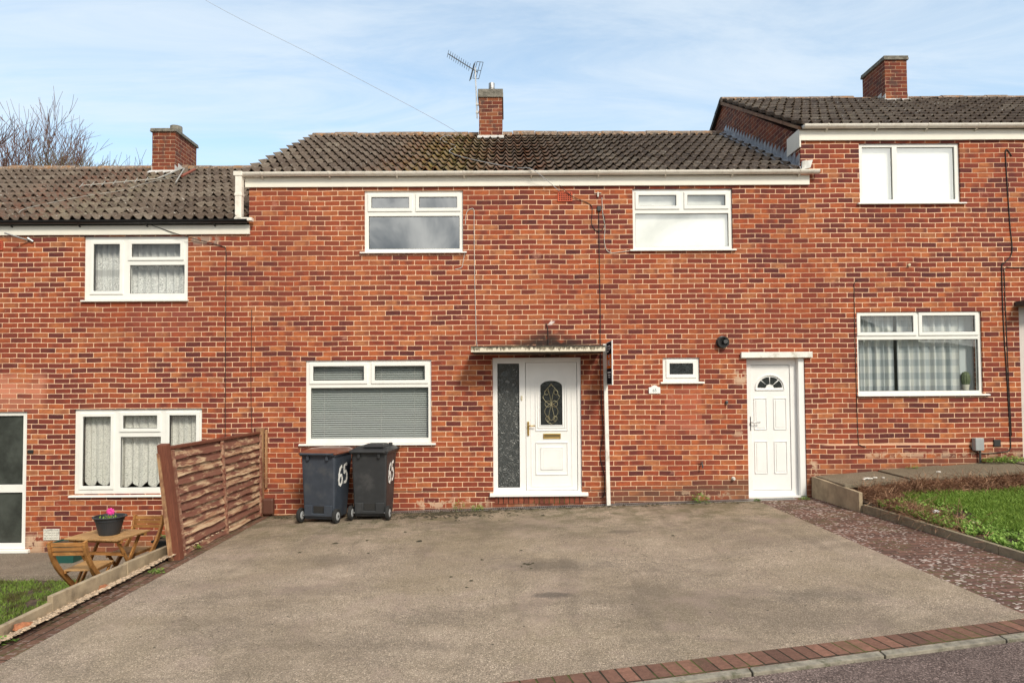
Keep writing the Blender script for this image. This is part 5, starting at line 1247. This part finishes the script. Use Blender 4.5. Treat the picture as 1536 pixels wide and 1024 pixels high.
LID1 = simple('lid_brown',(.17,.060,.035),.30,var=.15,bump=.1)
b1_ = wheelie('wheelie_bin', (-2.555,-.44,gz(-2.6)+.002), R(-11), BODY1, LID1, 'dark blue-grey wheelie bin with a brown lid and white painted 65', False)
b2_ = wheelie('wheelie_bin', (-1.905,-.36,gz(-1.9)+.002), R(-4), BODY2, BODY2, 'black wheelie bin with a black lid and white painted 65', True)

# ------------------------------------------------------------------ vegetation
def blades(name, P, h, wd, mat, seed=1, lean=.5, parent=None):
    r_=np.random.default_rng(seed); n=len(P); th=r_.uniform(0,2*np.pi,n); ph=r_.uniform(0,2*np.pi,n)
    hh=h*r_.uniform(.5,1.3,n)[:,None]; w=(wd*r_.uniform(.6,1.2,n))[:,None]; ln=(lean*r_.uniform(.1,1.,n))[:,None]*hh
    s=np.stack([np.cos(th),np.sin(th),0*th],1)*w; d=np.stack([np.cos(ph),np.sin(ph),0*ph],1)
    z=np.array([0,0,1.]); V=np.stack([P-s,P+s,P+s*.7+d*ln*.35+z*hh*.6,P-s*.7+d*ln*.35+z*hh*.6,P+d*ln+z*hh*.92],1).reshape(-1,3)
    b=np.arange(n)*5; Q=np.stack([b,b+1,b+2,b+3],1); T=np.stack([b+3,b+2,b+4,b+4],1)
    # triangles only (keeps the fast builder simple)
    F=np.concatenate([Q[:,[0,1,2]],Q[:,[0,2,3]],T[:,[0,1,2]]]); o=raw(name,V,F,mat,parent); return o
n=70000; X=rng.uniform(-8.6,-4.0,n); Y=rng.uniform(-5.2,-1.28,n)
k_=(hn(X*1.6,Y*1.6,1.)+.6*hn(X*4+2,Y*4,1.)>-.85); X,Y=X[k_],Y[k_]
tag(blades('grass', np.stack([X,Y,zl(X,Y)],1), .038,.0045,GRASS_L,3,1.1), kind='stuff', label='short patchy grass in the lower left garden', cat='grass')
# right lawn: lush, in the dip behind the dead stems
n=120000; X=rng.uniform(4.9,9.5,n); Y=rng.uniform(-5.6,-.9,n)
cd=-1.25-.10*(X-5.2); e1=(Y<cd+.08*np.sin(X*5)) ; e2=X>edge_x(Y)+.50+.10*np.sin(Y*6)+.35*np.clip((-1.9-Y)*-1.2,0,1)*0
k_=e1&(X>edge_x(Y)+.62+.12*np.sin(Y*5.3)+.25*np.clip((Y+3.1)/-1.,0,.6)); X,Y=X[k_],Y[k_]
tag(blades('grass', np.stack([X,Y,zr(X,Y)],1), .075,.0050,GRASS_R,4,1.1), kind='stuff', label='long lush green lawn beside the block paving', cat='grass')
# leafy weeds between edging and lawn
n=16000; t=rng.uniform(0,1,n); Y=-5.6+t*4.2; X=edge_x(Y)+.08+np.abs(rng.normal(0,.30,n)); k_=(hn(X*3,Y*3,1.)>-.35); X,Y=X[k_],Y[k_]
r_=np.random.default_rng(8); m_=len(X); th=r_.uniform(0,6.28,m_); tl=r_.uniform(0,1.1,m_); s=(.030*r_.uniform(.5,1.5,m_))[:,None]
dv=np.stack([np.cos(th)*np.cos(tl),np.sin(th)*np.cos(tl),np.sin(tl)],1); sv_=np.stack([-np.sin(th),np.cos(th),0*th],1)
P=np.stack([X,Y,zr(X,Y)+r_.uniform(0,.05,m_)],1)
V=np.stack([P,P+dv*s*.5-sv_*s*.35,P+dv*s,P+dv*s*.5+sv_*s*.35],1).reshape(-1,3)
tag(raw('ground_cover',V,np.arange(4*m_).reshape(-1,4),WEED), kind='stuff', label='leafy weeds between the low edging and the lawn', cat='weeds')
# dead brown stems along the slabs
def stems(name, P, mat, seed, L=.17, r=.0026):
    r_=np.random.default_rng(seed); n=len(P); th=r_.uniform(0,2*np.pi,n); el=r_.normal(.08,.38,n); L_=L*r_.uniform(.4,1.4,n)
    d=np.stack([np.cos(th)*np.cos(el),np.sin(th)*np.cos(el),np.sin(el)],1); q=r_.normal(0,1.2,(n,3))
    s=np.cross(d,np.array([.3,.5,.8])); s/=np.linalg.norm(s,axis=1)[:,None]; s*=r
    A=P; B=P+d*(L_*.5)[:,None]+q*.02; Cc=P+d*L_[:,None]+q*.05-np.array([0,0,.03]); u=np.cross(d,s)
    V=np.stack([A-s,A+s,B-s,B+s,Cc-s*.5,Cc+s*.5,A-u,A+u,B-u,B+u],1).reshape(-1,3); b=np.arange(n)*10
    F=np.concatenate([np.stack([b,b+1,b+3,b+2],1),np.stack([b+2,b+3,b+5,b+4],1),np.stack([b+6,b+7,b+9,b+8],1)]); return raw(name,V,F,mat)
n=15000; X=4.72+rng.power(1.0,n)*4.6; base=-.98-.07*(X-5); Y=base+rng.normal(0,.15,n); k_=(X>edge_x(Y)+.06)&(Y<-.80); X,Y=X[k_],Y[k_]
Z=zr(X,Y)+np.abs(rng.normal(0,.045,len(X)))*np.exp(-((Y-base[k_])/.22)**2)+.01
Pst=np.stack([X,Y,Z],1)
n2=2600; X=4.72+np.abs(rng.normal(0,.22,n2)); Y=-1.9+rng.normal(0,.55,n2); k_=(X>edge_x(Y)+.07); X,Y=X[k_],Y[k_]
Pst=np.concatenate([Pst,np.stack([X,Y,zr(X,Y)+np.abs(rng.normal(0,.02,len(X)))],1)])
tag(stems('dead_stems',Pst,DEAD,5), kind='stuff', label='tangle of dead brown stems along the slabs of the right garden', cat='dead plants')
# weeds growing at the foot of the walls: one object each
def weed(x, y, z, rx, h, n, label, size=.035, seed=1):
    V,F=leaf_clump(n,rx,rx*.6,h,size,seed,c=(x,y,z)); o=raw('weed',V,F,WEED); tag(o,label,'weed','weeds growing at the foot of the walls')
weed(2.80,-.16,gz(2.8),.13,.16,170,'leafy green weed by the drain below the garden tap',seed=2)
weed(-.45,-.16,gz(-.45),.10,.09,110,'small green weed just left of the front door step',.03,3)
weed(-.72,-.13,gz(-.7),.09,.17,90,'thin weed between the second bin and the front door',.028,4)
weed(4.30,-.20,gz(4.3),.08,.05,110,'low weed at the foot of the tall concrete board',.025,5)
weed(3.62,-.17,gz(3.6),.04,.04,90,'tiny yellowish weed at the left foot of the narrow door',.025,6)
weed(7.35,-.10,.62,.34,.09,800,'patch of green weeds under the grey meter box',.035,7)
weed(8.0,-.45,.66,.30,.10,240,'bushy weeds below the right house door',.035,8)
for (sx_,sy_,r0_) in ((5.02,-.62,.055),(4.93,-.66,.02),(5.12,-.60,.022),(5.20,-.66,.018),(6.05,-.55,.03)):
    V=[(sx_+r0_*math.cos(t)*random.uniform(.7,1.5),sy_+r0_*math.sin(t)*random.uniform(.6,1.2),.43+.072*(sx_-4.56)+.016) for t in [k*.628 for k in range(10)]]
    o=sheet('paint_spot',V,PAINT_W,thick=.01); SP_=None
weed(5.95,-.08,.53,.10,.05,60,'small weed behind the slabs under the checked-curtain window',.03,9)
weed(-3.62,-3.05,-.10,.10,.05,70,'green weed at the edge of the brick border near the fence post',.03,10)
weed(-3.84,-4.95,-.13,.16,.08,120,'green weeds beside the lowest concrete board',.035,11)
weed(-6.35,-.12,-.61,.06,.12,40,'weed at the foot of the left house wall',.03,12)
weed(-3.69,-2.05,-.08,.09,.04,60,'low weed under the fence panel beside the border',.028,13)

# moss crumbs and specks on the drive
def lumps(P, S, name, mat, label):
    r_=np.random.default_rng(3); n=len(P)
    base=np.array([[1,0,0],[.5,.87,0],[-.5,.87,0],[-1,0,0],[-.5,-.87,0],[.5,-.87,0],[.4,.1,.6],[-.3,.3,.65],[-.1,-.4,.55]])
    V=(base[None]*S[:,None,None]*r_.uniform(.6,1.25,(n,9,1))*np.array([1,.8,.6]))+P[:,None]
    f=np.array([[0,1,6],[1,7,6],[1,2,7],[2,3,7],[3,4,8],[3,8,7],[4,5,8],[5,6,8],[5,0,6],[6,7,8]])
    F=(f[None]+9*np.arange(n)[:,None,None]).reshape(-1,3); o=raw(name,V.reshape(-1,3),F,mat); tag(o,label,'moss',kind='stuff')
n=900; X=np.concatenate([rng.normal(-1.0,.55,560),rng.uniform(-3.4,3.4,340)]); Y=-.20-np.abs(rng.normal(0,.26,n)); Y[560:]=-.17-np.abs(rng.normal(0,.06,340))
S=.010+.026*rng.power(.45,n)
X2=rng.uniform(-3.3,3.4,90); Y2=rng.uniform(-5.2,-.3,90); S2=.004+.006*rng.uniform(0,1,90)
sp_=np.array([(-2.05,-2.0,.035),(-1.3,-1.5,.022),(-1.05,-2.05,.035),(-2.35,-2.4,.022),(-1.55,-2.55,.02),(-.28,-3.0,.022),(.13,-2.65,.018),(.20,-3.25,.03),(.16,-3.22,.022),(.24,-3.2,.018),(.12,-3.32,.015),(1.9,-2.2,.02),(-1.7,-1.9,.018),(-.55,-3.6,.014),(.22,-3.4,.014),(-.35,-3.75,.018),(-.38,-3.95,.016),(2.9,-3.1,.018)])
sp_[:,2]*=1.25
X=np.concatenate([X,X2,sp_[:,0]]);Y=np.concatenate([Y,Y2,sp_[:,1]]);S=np.concatenate([S,S2,sp_[:,2]])
lumps(np.stack([X,Y,gz(X)],1),S,'moss_crumbs',simple('moss_crumb',(.050,.042,.024),.95,var=.4,vscale=20),'dark moss crumbs scattered over the drive')
n=1500; X=rng.uniform(-3.95,-3.66,n); Y=rng.uniform(-5.5,-.3,n); S=.009+.020*rng.power(.7,n)
lumps(np.stack([X,Y,-.145+.08*(X+3.96)/.22+.01+0*X],1),S,'bark_chips',simple('chip',(.46,.34,.23),.9,var=.6,vscale=40,dirt=(.12,.075,.045),dscale=22),'pale wood chips in the strip beside the concrete boards')
for (x,y,r,lb) in ((-3.86,-3.55,.05,'rusty orange stone in the gravel strip by the middle board'),(-3.88,-4.62,.07,'broken orange brick lump beside the lowest board')):
    V=[];bm=bmesh.new(); bmesh.ops.create_icosphere(bm,subdivisions=2,radius=r)
    for v in bm.verts: v.co*=(1+random.uniform(-.18,.18)); v.co.z*=.6
    me=bpy.data.meshes.new('stone'); bm.to_mesh(me); bm.free(); me.materials.append(simple('stone_orange',(.34,.13,.06),.9,var=.3,vscale=30)); o=bpy.data.objects.new('stone',me); C.objects.link(o); o.location=(x,y,-.10); tag(o,lb,'stone','orange stones in the gravel strip')
def roofz(y, z0, k): return z0+k*(y+.09)
for (cx_, sx_, n_, z0_, k_) in ((-1.0,.45,420,4.945,.519),(-6.9,.9,260,4.255,.527)):
    X=rng.normal(cx_,sx_,n_); Y=rng.uniform(.1,3.3,n_); S=.010+.022*rng.power(.5,n_)
    X=np.concatenate([X,rng.uniform(cx_-2.6,min(cx_+5,4.2) if z0_>4.5 else -4,160)]); Y=np.concatenate([Y,rng.uniform(.0,3.55,160)]); S=np.concatenate([S,.007+.014*rng.power(.5,160)])
    lumps(np.stack([X,Y,z0_+k_*(Y+.09)+.045],1),S,'roof_moss',simple('roof_moss_mat',(.13,.115,.035) if z0_>4.5 else (.17,.12,.06),.95,var=.5,vscale=9),'moss clumps on the middle roof' if z0_>4.5 else 'pale lichen clumps on the lower left roof')
# litter on the right bank
o=MB().add([(5.02,-2.35,zr(np.array(5.02),np.array(-2.35))+.07),(5.08,-2.37,.40),(5.07,-2.30,.43),(5.01,-2.29,.42)],[(0,1,2,3)])
tag(MB().box(5.00,5.07,-2.10,-2.05,float(zr(np.array(5.),np.array(-2.1)))+.03,float(zr(np.array(5.),np.array(-2.1)))+.07).build('litter',simple('litter_white',(.75,.78,.80),.4),bevel=.012),'crumpled white litter among the dead stems','litter')
tag(MB().box(5.10,5.20,-2.62,-2.56,float(zr(np.array(5.1),np.array(-2.6)))+.03,float(zr(np.array(5.1),np.array(-2.6)))+.045).build('litter',simple('litter_yellow',(.62,.62,.36),.6),bevel=.006),'flat yellowish scrap of litter near the low edging','litter')

# ------------------------------------------------------------------ bare trees behind the left house
def tree(x, y, z0, height, spread, seed, mat, label, depth=6, twig=1.0, lean=(0,0)):
    rr=random.Random(seed); e=empty('bare_tree',(x,y,z0),label,'tree','bare winter trees behind the left roof')
    tk=MB(); cr=MB()
    def grow(p,d,L,r,k):
        n=3 if k>2 else 2; pts=[p]; q=p; dd=d
        for i in range(n):
            dd=(dd+Vector((rr.gauss(0,.13),rr.gauss(0,.13),rr.gauss(.04,.08)))).normalized(); q=q+dd*L/n; pts.append(q)
        rs=[r*(1-.38*i/n) for i in range(n+1)]
        (tk if k>=depth-1 else cr).tube(pts,rs,6 if k>3 else (4 if k>1 else 3),cap=False)
        if k==0: return
        nb=rr.choice((2,3,3)) if k>2 else rr.choice((3,4,5))
        for b in range(nb):
            sp=rr.uniform(.25,.75)*spread; ax=Vector((rr.gauss(0,1),rr.gauss(0,1),rr.gauss(0,.4))).normalized()
            nd=(dd+ax*sp+Vector((0,0,.10))).normalized()
            start=pts[-1] if b<2 else pts[-2]
            grow(start,nd,L*rr.uniform(.66,.86),max(rs[-1]*rr.uniform(.6,.82),.009),k-1)
    grow(Vector((x,y,z0)),Vector((lean[0],lean[1],1)).normalized(),height*.30,height*.016,depth)
    tk.build('trunk',BARK,e); cr.build('crown',mat,e)
TS=[(-21.6,17,-1.2,12.6,.75,9,TWIG_R,'dense reddish bare tree cut by the left edge of the photo',7),
    (-20.0,16,-1.2,12.8,.75,1,TWIG_R,'tallest reddish bare tree just inside the left edge behind the roof',7),
    (-19.0,15,-1.2,11.4,.7,12,TWIG_R,'reddish bare tree right of the tallest one behind the roof',7),
    (-18.0,16,-1.2,10.6,.7,2,TWIG_G,'grey-green bare tree with a tall upright leader behind the roof',7),
    (-16.9,15,-1.2,9.6,.65,3,TWIG_G,'slim grey bare tree in the middle of the row behind the roof',7),
    (-15.9,15.5,-1.2,9.2,.6,4,TWIG_G,'short bare tree with forked top behind the left roof',7),
    (-14.7,16,-1.2,8.6,.6,5,TWIG_G,'low thin bare tree nearest the left chimney',6)]
for t in TS: tree(*t)
